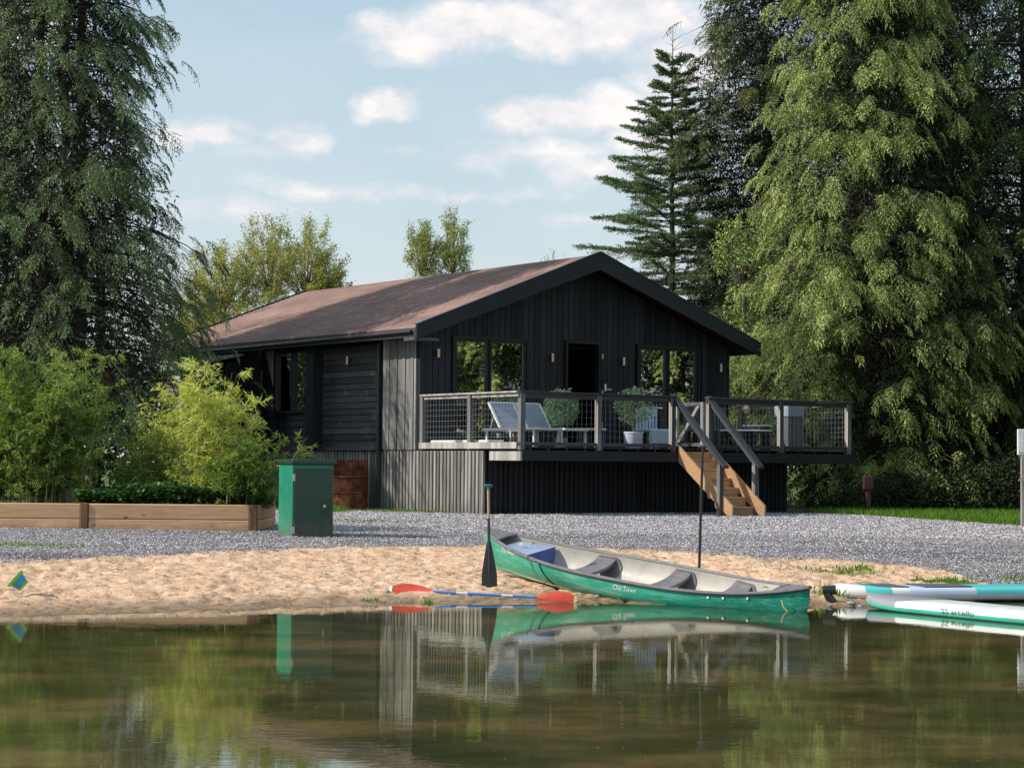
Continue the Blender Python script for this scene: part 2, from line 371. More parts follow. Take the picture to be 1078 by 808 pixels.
# ------------------------------------------------------------------ camera
CH = 1.55
pit, rol, FPX = .0398, .0085, 2118.0
cam = bpy.data.cameras.new('camera'); co = bpy.data.objects.new('camera', cam); col.objects.link(co)
cp, sp = math.cos(pit), math.sin(pit); cr, sr = math.cos(rol), math.sin(rol)
fwd = Vector((0, cp, sp)); up0 = Vector((0, -sp, cp)); rt0 = Vector((1, 0, 0))
rt = rt0*cr+up0*sr; up = up0*cr-rt0*sr
mw = Matrix((rt, up, -fwd)).transposed().to_4x4(); mw.translation = Vector((0, 0, CH)); co.matrix_world = mw
cam.sensor_width = 36; cam.lens = FPX/1078*36; cam.clip_end = 3000; cam.clip_start = .1
scn.camera = co

# ------------------------------------------------------------------ world
w = bpy.data.worlds.new('World'); scn.world = w; w.use_nodes = True
nt = w.node_tree; nt.nodes.clear()
wo = nt.nodes.new('ShaderNodeOutputWorld'); bg = nt.nodes.new('ShaderNodeBackground')
sky = nt.nodes.new('ShaderNodeTexSky'); sky.sky_type = 'NISHITA'; sky.sun_disc = False
sky.sun_elevation = R_(36); sky.sun_rotation = math.atan2(SUN_DIR.x, SUN_DIR.y)
sky.air_density = 1.2; sky.dust_density = 1.6; sky.ozone_density = 1.6
tc = nt.nodes.new('ShaderNodeTexCoord'); vec = tc.outputs['Generated']
sep = nt.nodes.new('ShaderNodeSeparateXYZ'); lk(nt, vec, sep.inputs[0])
# calmer, slightly greyer sky than the raw model; same brightness
skyc = mixc(nt, .72, sky.outputs[0], mixc(nt, ramp(nt, sep.outputs[2], [(.0, 0.0), (.28, 1.0)]), (5.3, 5.8, 5.9), (3.1, 4.4, 5.3)))
# clouds live on the sky directions: a set of soft lobes broken up by noise + a loose general cover elsewhere
def px(x, y): return ((x-539)/FPX, (487-y)/FPX)
lobes = [(440, 34, 80, 26), (500, 20, 80, 28), (575, 28, 90, 28), (655, 12, 100, 34), (406, 106, 34, 17), (385, 20, 24, 14),
         (590, 118, 66, 20), (642, 108, 40, 24), (545, 125, 34, 15), (306, 146, 34, 15), (262, 158, 40, 11), (216, 140, 50, 17), (560, 160, 110, 15), (640, 175, 60, 20),
         (330, 195, 80, 11), (250, 222, 90, 12), (480, 200, 100, 9), (620, 225, 90, 9), (20, 30, 50, 40), (720, 60, 50, 40), (700, 140, 60, 25)]
nz = noise(nt, coords(nt, 'Generated', (1, 1, 1.7)), 26, 8, .62)
nz2 = noise(nt, coords(nt, 'Generated', (1, 1, 2.2)), 5, 6, .6)
fn = nt.nodes.new('ShaderNodeCombineXYZ')
yy = mth(nt, 'MAXIMUM', sep.outputs[1], .05)
lk(nt, mth(nt, 'DIVIDE', sep.outputs[0], yy), fn.inputs[0]); lk(nt, mth(nt, 'DIVIDE', sep.outputs[2], yy), fn.inputs[1])
dist_n = nd(nt, 'ShaderNodeTexNoise', Scale=22.0, Detail=6.0, Roughness=.6); lk(nt, fn.outputs[0], dist_n.inputs['Vector'])
dd = nt.nodes.new('ShaderNodeVectorMath'); dd.operation = 'MULTIPLY_ADD'; lk(nt, dist_n.outputs['Color'], dd.inputs[0]); dd.inputs[1].default_value = (.03, .022, 0)
sh_ = nt.nodes.new('ShaderNodeVectorMath'); sh_.operation = 'SUBTRACT'; lk(nt, fn.outputs[0], sh_.inputs[0]); sh_.inputs[1].default_value = (.015, .011, 0)
lk(nt, sh_.outputs[0], dd.inputs[2])
acc = None; accs = None
for (x, y, rx, ry) in lobes:
    cx, cy = px(x, y)
    a = nt.nodes.new('ShaderNodeVectorMath'); a.operation = 'SUBTRACT'; lk(nt, dd.outputs[0], a.inputs[0]); a.inputs[1].default_value = (cx, cy, 0)
    b = nt.nodes.new('ShaderNodeVectorMath'); b.operation = 'MULTIPLY'; lk(nt, a.outputs[0], b.inputs[0]); b.inputs[1].default_value = (FPX/rx, FPX/ry, 0)
    l = nt.nodes.new('ShaderNodeVectorMath'); l.operation = 'LENGTH'; lk(nt, b.outputs[0], l.inputs[0])
    d = mth(nt, 'SUBTRACT', 1.45, l.outputs['Value'])
    k = 1.0 if ry > 13 else .55
    if y in (160, 175): k = .6
    d = mth(nt, 'MULTIPLY', d, k)
    acc = d if acc is None else mth(nt, 'MAXIMUM', acc, d)
front = mth(nt, 'ADD', acc, mth(nt, 'MULTIPLY', mth(nt, 'SUBTRACT', nz, .5), 1.7))
cloud = ramp(nt, front, [(.15, 0.0), (.55, .34), (.95, .80)])
isfront = ramp(nt, sep.outputs[1], [(.5, 0.0), (.7, 1.0)])
gen = ramp(nt, mth(nt, 'ADD', nz2, mth(nt, 'MULTIPLY', mth(nt, 'SUBTRACT', nz, .5), .35)), [(.56, 0.0), (.72, .85)])
cf = mixc(nt, isfront, gen, cloud)
thin = ramp(nt, nz2, [(.4, 0.0), (.75, .30)])
ccol = mixc(nt, ramp(nt, nz, [(.35, 0.0), (.62, 1.0)]), (5.0, 5.1, 5.6), (7.7, 7.0, 6.7))
skyc = mixc(nt, thin, skyc, (5.6, 5.8, 6.1))
final = mixc(nt, cf, skyc, ccol)
lk(nt, final, bg.inputs[0]); bg.inputs[1].default_value = .15
lk(nt, bg.outputs[0], wo.inputs[0])
sun = bpy.data.lights.new('sun', 'SUN'); sun.energy = 5.0; sun.angle = R_(.55); sun.color = (1, .93, .82)
so = bpy.data.objects.new('sun', sun); col.objects.link(so); so.rotation_euler = (-SUN_DIR).to_track_quat('-Z', 'Y').to_euler(); so.location = (-40, 10, 40)
scn.view_settings.view_transform = 'Standard'; scn.view_settings.look = 'None'; scn.view_settings.exposure = 0
scn.render.engine = 'CYCLES'
try:
    scn.cycles.max_bounces = 8; scn.cycles.transparent_max_bounces = 12; scn.cycles.diffuse_bounces = 3; scn.cycles.glossy_bounces = 4
    scn.cycles.sample_clamp_indirect = 4; scn.cycles.caustics_reflective = False; scn.cycles.caustics_refractive = False
except Exception: pass

# ------------------------------------------------------------------ terrain
def vnoise(x, y, s):
    x = np.asarray(x)*1.0; y = np.asarray(y)*1.0
    xi = np.floor(x).astype(np.int64); yi = np.floor(y).astype(np.int64); fx = x-xi; fy = y-yi
    fx = fx*fx*(3-2*fx); fy = fy*fy*(3-2*fy)
    def hsh(a, b):
        h = (a*374761393+b*668265263+s*1442695041) & 0xffffffff
        h = ((h ^ (h >> 13))*1274126177) & 0xffffffff
        return ((h ^ (h >> 16)) & 0xffff)/65535.0
    return (hsh(xi, yi)*(1-fx)+hsh(xi+1, yi)*fx)*(1-fy)+(hsh(xi, yi+1)*(1-fx)+hsh(xi+1, yi+1)*fx)*fy
def fbm(x, y, s, o=4):
    r = 0; a = .5; t = 0
    for i in range(o): r = r+a*vnoise(x*2**i, y*2**i, s+i); t += a; a *= .5
    return r/t
def shore(X): return np.interp(X, [-60, -20, -9, -5.1, -3.36, -1.45, -.4, .65, 2, 3.34, 3.9, 6, 9, 20, 60], [8, 15, 18.3, 20, 21, 22.1, 22.5, 22.7, 22.5, 22, 22.7, 23.6, 24.6, 28, 34])+.12*(fbm(np.asarray(X)*1.7, np.asarray(X)*0, 3)-.5)
def sandw(X): return np.interp(X, [-20, -6, -2, 2, 4.4, 5.6, 6.3, 20], [4.2, 4.4, 5.4, 5.0, 3.9, 2.9, .2, -1])
def base_h(X, Y):
    s = Y-shore(X)
    return np.interp(s, [-20, -8, -3, 0, 5.2, 9, 15, 400], [-2, -1.3, -.45, 0, .42, .5, .57, .6])
def ground(X, Y):
    X = np.asarray(X, float); Y = np.asarray(Y, float)
    h = base_h(X, Y); s = Y-shore(X)
    sm = np.clip((sandw(X)-s)/.6+.5, 0, 1)*np.clip(s/.5+.35, 0, 1)
    n1 = fbm(X*2.1, Y*2.1, 11, 3)-.5
    # footprint dents: sharp-edged hollows pressed into dry sand
    d1 = np.clip(fbm(X*4.6, Y*3.4, 23, 2)-.58, 0, 1)*-.22
    d2 = -.05*np.clip((fbm(X*7.5, Y*5.5, 31, 3)-.60)/.05, 0, 1)*(.6+.8*vnoise(X*2, Y*2, 91))+np.clip(fbm(X*10, Y*8, 37, 2)-.5, 0, 1)*.09
    d3 = (fbm(X*19, Y*17, 47, 2)-.5)*.03
    h = h+sm*(n1*.06+d1*.45+d2*.42+d3+np.clip(fbm(X*13, Y*10, 53, 2)-.52, 0, 1)*-.12)
    gm = np.clip((s-sandw(X))/.6, 0, 1)
    h = h+gm*((fbm(X*6, Y*6, 61, 3)-.5)*.03)*(s < 30)
    h = h+np.clip((s-20)/30, 0, 1)*(fbm(X*.08, Y*.08, 71, 3)-.5)*.6
    return h
def gz(x, y): return float(ground(np.array([x]), np.array([y]))[0])
xs = np.concatenate([-8.5-np.geomspace(.2, 700, 50)[::-1], np.arange(-8.5, 8.5, .05), 8.5+np.geomspace(.05, 700, 50)])
ys = np.concatenate([np.linspace(-120, 14, 12), np.arange(15, 18.8, .4), np.arange(19, 30, .05), np.arange(30, 46, .12), 46+np.geomspace(.2, 1200, 50)])
GX, GY = np.meshgrid(xs, ys); H = ground(GX, GY)
V = np.stack([GX.ravel(), GY.ravel(), H.ravel()], 1)
nx, ny = len(xs), len(ys)
ii = (np.arange(ny-1)[:, None]*nx+np.arange(nx-1)[None, :]).ravel()
F = np.stack([ii, ii+1, ii+nx+1, ii+nx], 1)
# ground material: sand / gravel / grass by baked masks
m, nt, out = new_mat('ground_sand_gravel_grass')
v = coords(nt)
def attr(nm):
    a = nt.nodes.new('ShaderNodeAttribute'); a.attribute_name = nm; return a.outputs['Fac']
edge = noise(nt, v, 2.2, 6, .7)
sandn = noise(nt, v, 3.5, 7, .65)
sand = ramp(nt, sandn, [(.3, (.58, .34, .205)), (.5, (.77, .51, .335)), (.72, (.86, .64, .455))])
sand = mixc(nt, ramp(nt, noise(nt, v, 70, 2), [(.35, .5), (.60, 0.0)]), sand, (.40, .23, .14))
wet = attr('wet')
sand = mixc(nt, wet, sand, (.30, .19, .11))
vo = nd(nt, 'ShaderNodeTexVoronoi', Scale=30.0); lk(nt, v, vo.inputs['Vector'])
hs = nt.nodes.new('ShaderNodeSeparateColor'); lk(nt, vo.outputs['Color'], hs.inputs[0])
grav = ramp(nt, hs.outputs[0], [(.0, (.17, .15, .17)), (.35, (.31, .28, .31)), (.7, (.44, .41, .43)), (.92, (.60, .57, .57)), (1.0, (.86, .84, .82))])
grav = mixc(nt, ramp(nt, vo.outputs['Distance'], [(.25, 0.0), (.55, .75)]), grav, (.05, .045, .05))
band = noise(nt, coords(nt, 'Object', (.16, 1.3, 1)), 1.3, 4, .6)
grav = mixc(nt, 1.0, grav, ramp(nt, band, [(.38, .60), (.6, 1.25)]), 'MULTIPLY')
grav = mixc(nt, ramp(nt, noise(nt, v, 1.6, 6, .75), [(.60, 0.0), (.72, .45)]), grav, (.26, .20, .14))
gfac = ramp(nt, mth(nt, 'ADD', attr('gravel'), mth(nt, 'MULTIPLY', mth(nt, 'SUBTRACT', edge, .5), .9)), [(.40, 0.0), (.60, 1.0)])
c = mixc(nt, gfac, sand, grav)
weed = ramp(nt, mth(nt, 'ADD', attr('weed'), mth(nt, 'MULTIPLY', mth(nt, 'SUBTRACT', noise(nt, v, 4, 6, .7), .5), 1.1)), [(.45, 0.0), (.7, 1.0)])
grass = ramp(nt, noise(nt, v, 9, 5, .7), [(.3, (.04, .08, .012)), (.7, (.13, .20, .03))])
c = mixc(nt, weed, c, grass)
# lake bed darkens with depth
s = nt.nodes.new('ShaderNodeSeparateXYZ'); lk(nt, v, s.inputs[0])
bed = ramp(nt, mth(nt, 'ADD', mth(nt, 'MULTIPLY', s.outputs[2], 1.0), 1.0), [(.30, (.035, .035, .012)), (.72, (.10, .085, .035)), (.97, (.22, .15, .08))])
c = mixc(nt, ramp(nt, mth(nt, 'MULTIPLY', s.outputs[2], -25.0), [(.0, 0.0), (.6, 1.0)]), c, bed)
hb = mth(nt, 'MULTIPLY', vo.outputs['Distance'], gfac)
nb = bump(nt, mth(nt, 'ADD', mth(nt, 'MULTIPLY', hb, -1.6), mth(nt, 'ADD', mth(nt, 'MULTIPLY', noise(nt, v, 24, 5, .7), .8), mth(nt, 'MULTIPLY', mth(nt, 'MULTIPLY', ramp(nt, noise(nt, v, 8.5, 8, .72), [(.34, 0.0), (.46, .9), (.6, 1.0)]), 1.5), mth(nt, 'SUBTRACT', 1.0, gfac)))), .9, .018)
princ(nt, out, c, mixc(nt, wet, .85, .35), 0, .3, nb)
M['ground'] = m
g = mesh_np('ground', V, F, 'ground', smooth=True); tag(g, kind='structure')
S = GY-shore(GX)
HX, HY = GX.ravel(), GY.ravel()
def put(nm, val):
    a = g.data.attributes.new(nm, 'FLOAT', 'POINT'); a.data.foreach_set('value', val.ravel().astype(np.float32))
put('gravel', np.clip((S-sandw(GX))/1.2+.5, 0, 1))
put('wet', np.clip(1-((H-.02)/.075), 0, 1)*(S < 6)*1.0)
def blob(x, y, rx, ry): return np.clip(1-np.sqrt(((GX-x)/rx)**2+((GY-y)/ry)**2), 0, 1)
weedm = np.clip((GY-np.interp(GX, [-40, 5.5, 6.6, 7.6, 8.98, 12, 40], [60, 60, 45, 39.2, 36.0, 34, 30]))/1.0+.5, 0, 1)
weedm = np.maximum(weedm, np.clip((GY-47)/3, 0, 1))
weedm = np.maximum(weedm, np.clip((-GX-9.5)/2, 0, 1)*(GY > 27))
for (x, y, rx, ry, a) in [(-3.7, 40.3, .7, 1.6, .9), (-1.0, 40.2, 1.8, .9, .8), (-2.2, 34.5, 1.4, .9, .62), (-6.2, 26, 1.3, .5, .62), (4.3, 25.6, .7, .25, .6), (5.4, 25.1, .6, .3, .8), (-.5, 33, 1.6, .5, .5), (7, 25.6, 1.2, .3, .7)]:
    weedm = np.maximum(weedm, a*np.clip(blob(x, y, rx, ry)*2.2, 0, 1))
put('weed', weedm)

# ------------------------------------------------------------------ water
m, nt, out = new_mat('pond_water')
v = coords(nt)
r1 = noise(nt, coords(nt, 'Object', (1.0, 1.0, 1)), 2.2, 2, .5)
r2 = noise(nt, coords(nt, 'Object', (.8, 1.5, 1)), 9.0, 3, .5)
r3 = noise(nt, coords(nt, 'Object', (.25, .35, 1)), 1.0, 2, .5)
calm = ramp(nt, noise(nt, coords(nt, 'Object', (.5, .25, 1)), .9, 2), [(.4, .35), (.65, 1.0)])
hh = mth(nt, 'ADD', mth(nt, 'MULTIPLY', r1, .0006), mth(nt, 'ADD', mth(nt, 'MULTIPLY', mth(nt, 'MULTIPLY', r2, calm), .0006), mth(nt, 'MULTIPLY', r3, .002)))
b = nd(nt, 'ShaderNodeBump', Strength=1.0, Distance=1.0); lk(nt, hh, b.inputs['Height'])
fr = nd(nt, 'ShaderNodeFresnel', IOR=1.42); lk(nt, b.outputs[0], fr.inputs['Normal'])
gl = nd(nt, 'ShaderNodeBsdfGlossy', Roughness=.004); lk(nt, b.outputs[0], gl.inputs['Normal']); gl.inputs[0].default_value = (.97, .98, .95, 1)
murk = ramp(nt, noise(nt, coords(nt, 'Object', (.45, .6, 1)), 1.3, 6, .68), [(.34, (.036, .042, .014)), (.5, (.078, .072, .026)), (.66, (.18, .125, .052))])
df = nt.nodes.new('ShaderNodeBsdfDiffuse'); lk(nt, murk, df.inputs[0])
tr = nt.nodes.new('ShaderNodeBsdfTransparent'); tr.inputs[0].default_value = (.9, .82, .6, 1)
m1 = nt.nodes.new('ShaderNodeMixShader')
a = nt.nodes.new('ShaderNodeAttribute'); a.attribute_name = 'tint'
lk(nt, a.outputs['Fac'], m1.inputs[0]); lk(nt, tr.outputs[0], m1.inputs[1]); lk(nt, df.outputs[0], m1.inputs[2])
m2 = nt.nodes.new('ShaderNodeMixShader'); lk(nt, fr.outputs[0], m2.inputs[0]); lk(nt, m1.outputs[0], m2.inputs[1]); lk(nt, gl.outputs[0], m2.inputs[2])
lk(nt, m2.outputs[0], out.inputs[0]); M['water'] = m
wx = np.concatenate([np.linspace(-160, -10, 16), np.arange(-9.5, 9.6, .25), np.linspace(10, 160, 16)]); wy = np.concatenate([np.linspace(-110, 8, 15), np.arange(9, 26.6, .25), np.linspace(27, 60, 10)])
WX, WY = np.meshgrid(wx, wy); ii = (np.arange(len(wy)-1)[:, None]*len(wx)+np.arange(len(wx)-1)[None, :]).ravel()
F = np.stack([ii, ii+1, ii+len(wx)+1, ii+len(wx)], 1)
dep = -base_h(WX, WY)
wt = mesh_np('water', np.stack([WX.ravel(), WY.ravel(), 0*WX.ravel()], 1), F, 'water', tint=np.clip(dep/.55+.12, 0.12, .96).ravel()); tag(wt, kind='structure')

# ------------------------------------------------------------------ loose stones and grass on the ground (uncountable)
def weed_at(x, y): return np.clip((y-np.interp(x, [-40, 5.5, 6.6, 7.6, 8.98, 12, 40], [60, 60, 45, 39.2, 36.0, 34, 30]))/1.0+.5, 0, 1)
def rand_in(n, x0, x1, y0, y1): return rng.uniform(x0, x1, n), rng.uniform(y0, y1, n)
px_, py_ = rand_in(90000, -8.5, 9, 22.5, 34); qx_, qy_ = rand_in(90000, -9.5, 10.5, 31, 42); px_ = np.concatenate([px_, qx_]); py_ = np.concatenate([py_, qy_]); far_ = np.arange(len(px_)) >= 90000
s_ = py_-shore(px_); k = (s_ > sandw(px_)+rng.normal(0, .22, len(px_))) & (far_ | (rng.random(len(px_)) < np.clip(1.25-(py_-24)/12, .12, 1)))
k &= ~((px_ < -3.7) & (py_ > 30.3) & (py_ < 33)) & (weed_at(px_, py_) < .6)
k |= (s_ > .3) & (py_ < 30) & (rng.random(len(px_)) < .015)
far_ = far_[k]; px_, py_ = px_[k], py_[k]; n = len(px_)
oct_v = np.array([(1, 0, 0), (-1, 0, 0), (0, 1, 0), (0, -1, 0), (0, 0, 1), (0, 0, -1)], float)
oct_f = np.array([(0, 2, 4), (2, 1, 4), (1, 3, 4), (3, 0, 4), (2, 0, 5), (1, 2, 5), (3, 1, 5), (0, 3, 5)])
sz = rng.uniform(.008, .017, (n, 1, 1))*np.where(far_, 1.35, 1.0)[:, None, None]*rng.uniform(.6, 1.3, (n, 6, 1))
an = rng.uniform(0, 6.28, n); ca, sa = np.cos(an)[:, None], np.sin(an)[:, None]
P = oct_v[None]*sz*np.array([1, 1, .65]); X = P[..., 0]*ca-P[..., 1]*sa; Y = P[..., 0]*sa+P[..., 1]*ca
P = np.stack([X+px_[:, None], Y+py_[:, None], P[..., 2]+ground(px_, py_)[:, None]+.004], -1)
F = (oct_f[None]+np.arange(n)[:, None, None]*6).reshape(-1, 3)
m, nt, out = new_mat('gravel_stone'); a = nt.nodes.new('ShaderNodeAttribute'); a.attribute_name = 'tint'
princ(nt, out, ramp(nt, a.outputs['Fac'], [(0, (.17, .15, .17)), (.4, (.33, .30, .33)), (.85, (.50, .47, .48)), (1, (.86, .84, .82))]), .8, 0, .3)
M['stone'] = m
o = mesh_np('gravel_stones', P.reshape(-1, 3), F, 'stone', tint=np.repeat(rng.random(n), 6)); tag(o, 'loose grey and white gravel stones scattered over the drive', 'gravel', kind='stuff')

def leaves(P, A, W):
    """P base, A axis vector, W half-width vector: one rhombus leaf each"""
    n = len(P); V = np.stack([P, P+A*.45+W, P+A, P+A*.45-W], 1)
    return V.reshape(-1, 3), (np.arange(n)[:, None]*4+np.arange(4)[None])
def unit(v): return v/np.maximum(np.linalg.norm(v, axis=-1, keepdims=True), 1e-9)
def grass_patch(name, x, y, hgt, label):
    n = len(x); z = ground(x, y)-.01
    d = unit(np.stack([rng.normal(0, .4, n), rng.normal(0, .4, n), np.ones(n)], 1))*hgt[:, None]
    wv = unit(np.stack([rng.normal(0, 1, n), rng.normal(0, .3, n), np.zeros(n)], 1))*rng.uniform(.004, .009, (n, 1))
    V, F = leaves(np.stack([x, y, z], 1), d, wv)
    o = mesh_np(name, V, F, 'lf_grass', tint=np.repeat(rng.random(n), 4)); tag(o, label, 'grass', kind='stuff')
n = 42000; x, y = rand_in(n, 6.4, 15, 35, 44); k = y > np.interp(x, [6.4, 6.9, 7.6, 9, 12, 15], [43, 41.2, 39.3, 36.4, 34.6, 33])+rng.normal(0, .25, n)
grass_patch('grass', x[k], y[k], rng.uniform(.05, .17, k.sum()), 'bright green grass strip in front of the tall cypress')
xs_, ys_, hs_ = [], [], []
for (x, y, rx, ry, n, h) in [(-3.75, 40.3, .4, .8, 700, .16), (-1.0, 40.1, 1.2, .35, 900, .07), (-2.4, 40.6, .8, .3, 400, .08), (4.15, 25.6, .5, .22, 260, .07), (4.5, 25.9, .25, .12, 120, .09), (5.4, 25.1, .25, .12, 240, .08), (7.1, 25.6, .7, .15, 500, .09), (-2.4, 34.6, .8, .5, 350, .05), (-6.3, 26.1, 1.0, .25, 500, .05), (-.9, 22.5, .06, .05, 40, .06), (-1.55, 22.4, .1, .08, 70, .06), (3.72, 23.4, .12, .3, 120, .12), (0, 33.5, 1.5, .3, 300, .04)]:
    xs_.append(rng.normal(x, rx*.6, n)); ys_.append(rng.normal(y, ry*.6, n)); hs_.append(rng.uniform(.4, 1.2, n)*h)
grass_patch('grass', np.concatenate(xs_), np.concatenate(ys_), np.concatenate(hs_), 'small weed and grass tufts growing through sand and gravel')
# ------------------------------------------------------------------ cabin (house frame: u right along the gable, v back, z up from deck underside)
HO = Vector((.1784, 38.1043, 1.8449)); YAW = .6235; ZB = 1.275
GB = HO.z-ZB                                       # world height of the root (ground)
def hroot(name, label, cat, u=0, v=0, z=None, rz=0, group=None):
    """an Empty in house coordinates; children are written relative to it"""
    c_, s_ = math.cos(YAW), math.sin(YAW)
    zz = GB if z is None else HO.z+z
    return empty(name, (HO.x+u*c_-v*s_, HO.y+u*s_+v*c_, zz), YAW+rz, label, cat, group)
cabin = hroot('cabin', 'black timber clad cabin with brown felt roof above a raised deck', 'cabin')
FV = 3.54; UR = 8.44; BV = 15.1; PL = ZB                 # front wall plane, right wall, back wall
EZ, RZ_, UM, UL, UE, VF, VB = 2.44, 4.21, 4.17, -.45, 8.79, 2.96, 15.5
slope = (RZ_-EZ)/(UM-UL)
def rz_at(u): return RZ_-abs(u-UM)*slope
# --- gable wall: backing with openings + vertical boards
opens = [(.79, 2.74, .12, 2.35), (3.72, 4.68, .12, 2.37), (5.70, 7.52, .12, 2.37)]
def wall_top(u): return rz_at(u)-.20
mb = MB(); u = 0.0; i = 0
while u < UR-.01:
    wdt = .152+.012*math.sin(i*2.3); wdt = min(wdt, UR-u); u1 = u+wdt
    proud = .012+.004*math.sin(i*5.1); gap = .007
    spans = [(-.02, 9.0)]
    for (a, b, z0, z1) in opens:
        if u1 > a+.01 and u < b-.01:
            spans = [(-.02, z0), (z1, 9.0)]
    ub, ue_ = u+gap, u1-gap
    for (a, b, z0, z1) in opens:                         # trim boards exactly at the openings
        pass
    for (z0, z1) in spans:
        t0, t1 = min(z1, wall_top(ub)), min(z1, wall_top(ue_))
        vs = [(ub, FV-proud, z0+PL), (ue_, FV-proud, z0+PL), (ue_, FV-proud, t1+PL), (ub, FV-proud, t0+PL),
              (ub, FV+.03, z0+PL), (ue_, FV+.03, z0+PL), (ue_, FV+.03, t1+PL), (ub, FV+.03, t0+PL)]
        if ub < UM < ue_:
            tm = min(z1, wall_top(UM)); vs[2] = (ue_, FV-proud, t1+PL)
        mb.add(vs, [(0, 1, 2, 3), (5, 4, 7, 6), (1, 5, 6, 2), (4, 0, 3, 7), (3, 2, 6, 7), (4, 5, 1, 0)], 'black_v')
    u = u1; i += 1
segs = [0, .79, 2.74, 3.72, 4.68, 5.70, 7.52, UR]         # solid backing strips
for a, b in zip(segs[:-1], segs[1:]):
    op = [o for o in opens if abs(o[0]-a) < .01]
    zs = [(-.02, 9)] if not op else [(-.02, op[0][2]), (op[0][3], 9)]
    for z0, z1 in zs:
        pts = [(a, z0+PL), (b, z0+PL), (b, min(z1, wall_top(b))+PL)]
        if a < UM < b and z1 > 3: pts.append((UM, wall_top(UM)+PL))
        pts.append((a, min(z1, wall_top(a))+PL))
        mb.prism(pts, 'y', FV+.031, FV+.14, 'black_v', tint=.3)
mb.build('gable_wall', cabin)
# --- left wall
mb = MB()
v = FV+.03; i = 0
while v < 4.93:                                             # vertical boards beside the corner
    v1 = min(v+(.175, .135)[i % 2], 4.94); pr = (.0, .02)[i % 2]
    mb.box(-pr, .12, v+.006, v1-.006, PL-.02, PL+2.32, 'sunlit_v'); v = v1; i += 1
for (a, b, off) in [(5.06, 7.48, .05), (7.84, 7.92, .02), (9.56, 10.3, .02)]:
    for k in range(17):                                     # horizontal boards
        z0 = PL+.06+k*.135
        z1 = z0+.129
        if z1 > PL+2.3: break
        mb.prism([(off-.018, z0), (off+.006, z1), (off+.10, z1), (off+.10, z0)], 'y', a, b, 'sunlit_y')
    mb.box(off+.101, off+.2, a, b, PL, PL+2.32, 'black_y', tint=.1)
for z0, z1 in ((.06, .80), (2.21, 2.32)):                   # under and over the side window
    n_ = max(1, int((z1-z0)/.135))
    for k in range(n_):
        a0 = PL+z0+k*(z1-z0)/n_; mb.prism([(.002, a0), (.026, a0+(z1-z0)/n_-.006), (.12, a0+(z1-z0)/n_-.006), (.12, a0)], 'y', 7.92, 9.56, 'black_y')
    mb.box(.121, .2, 7.92, 9.56, PL+z0, PL+z1, 'black_y', tint=.1)
mb.box(-.20, .1, 7.49, 7.83, PL, PL+2.3, 'black_v')          # log pilaster
mb.box(-.02, .12, 4.945, 5.055, PL, PL+2.32, 'black_v')
mb.build('side_wall', cabin)
mb = MB()
for k in range(16):
    z0 = PL+k*.145; mb.prism([(-.012, z0), (.012, z0+.14), (.1, z0+.14), (.1, z0)], 'y', 10.31, BV, 'pale_wall')
mb.build('rear_side_wall', cabin)
mb = MB(); mb.box(.02, UR-.02, BV-.12, BV, PL, PL+2.35, 'black_x'); mb.prism([(.3, PL+2.352), (UR-.3, PL+2.352), (UM, PL+4.0)], 'y', BV-.12, BV-.02, 'black_x'); mb.build('back_wall', cabin)
mb = MB(); mb.box(UR-.12, UR, FV+.15, BV-.13, PL, PL+2.3, 'black_y'); mb.build('far_side_wall', cabin)
mb = MB(); mb.box(.25, UR-.2, FV+.3, BV-.2, PL+.02, PL+.08, 'interior')   # floor, back partition and ceiling of the dim room
mb.box(.25, UR-.2, FV+4.2, FV+4.3, PL+.08, PL+2.2, 'interior'); mb.box(.25, UR-.2, FV+.3, BV-.2, PL+2.22, PL+2.27, 'interior'); mb.build('room_lining', cabin)
mb = MB(); mb.box(-.03, .02, 4.9, 10.9, PL-.005, PL+.02, 'black_y')
mb.prism([(-.10, PL-.03), (.03, PL+.12), (.05, PL+.12), (.05, PL-.03)], 'y', 5.06, 14.8, 'black_y'); mb.build('drip_board', cabin)
# skirt under the left wall and its plinth
def batten_wall(mb, axis, fixed, a, b, z0, z1, mat, sgn=-1, pitch=.125):
    t = a; 
    while t < b-.02:
        wv = min(pitch*random.uniform(.62, .72), b-t-.004); o_ = random.uniform(-.004, .004)
        zz0 = z0+random.uniform(-.02, .015)
        if axis == 'v': mb.box(fixed-.034+o_, fixed-.002, t, t+wv, zz0, z1, mat, bev=.011)
        else: mb.box(t, t+wv, fixed-.034+o_, fixed-.002, zz0, z1, mat, bev=.011)
        t += pitch
    if axis == 'v': mb.box(fixed, fixed+.05, a, b, z0-.1, z1, mat, tint=.05)
    else: mb.box(a, b, fixed, fixed+.05, z0-.1, z1, mat, tint=.05)
mb = MB(); batten_wall(mb, 'v', .03, FV, 15.0, -.05, PL-.04, 'skirt'); mb.build('plinth_skirt', cabin)
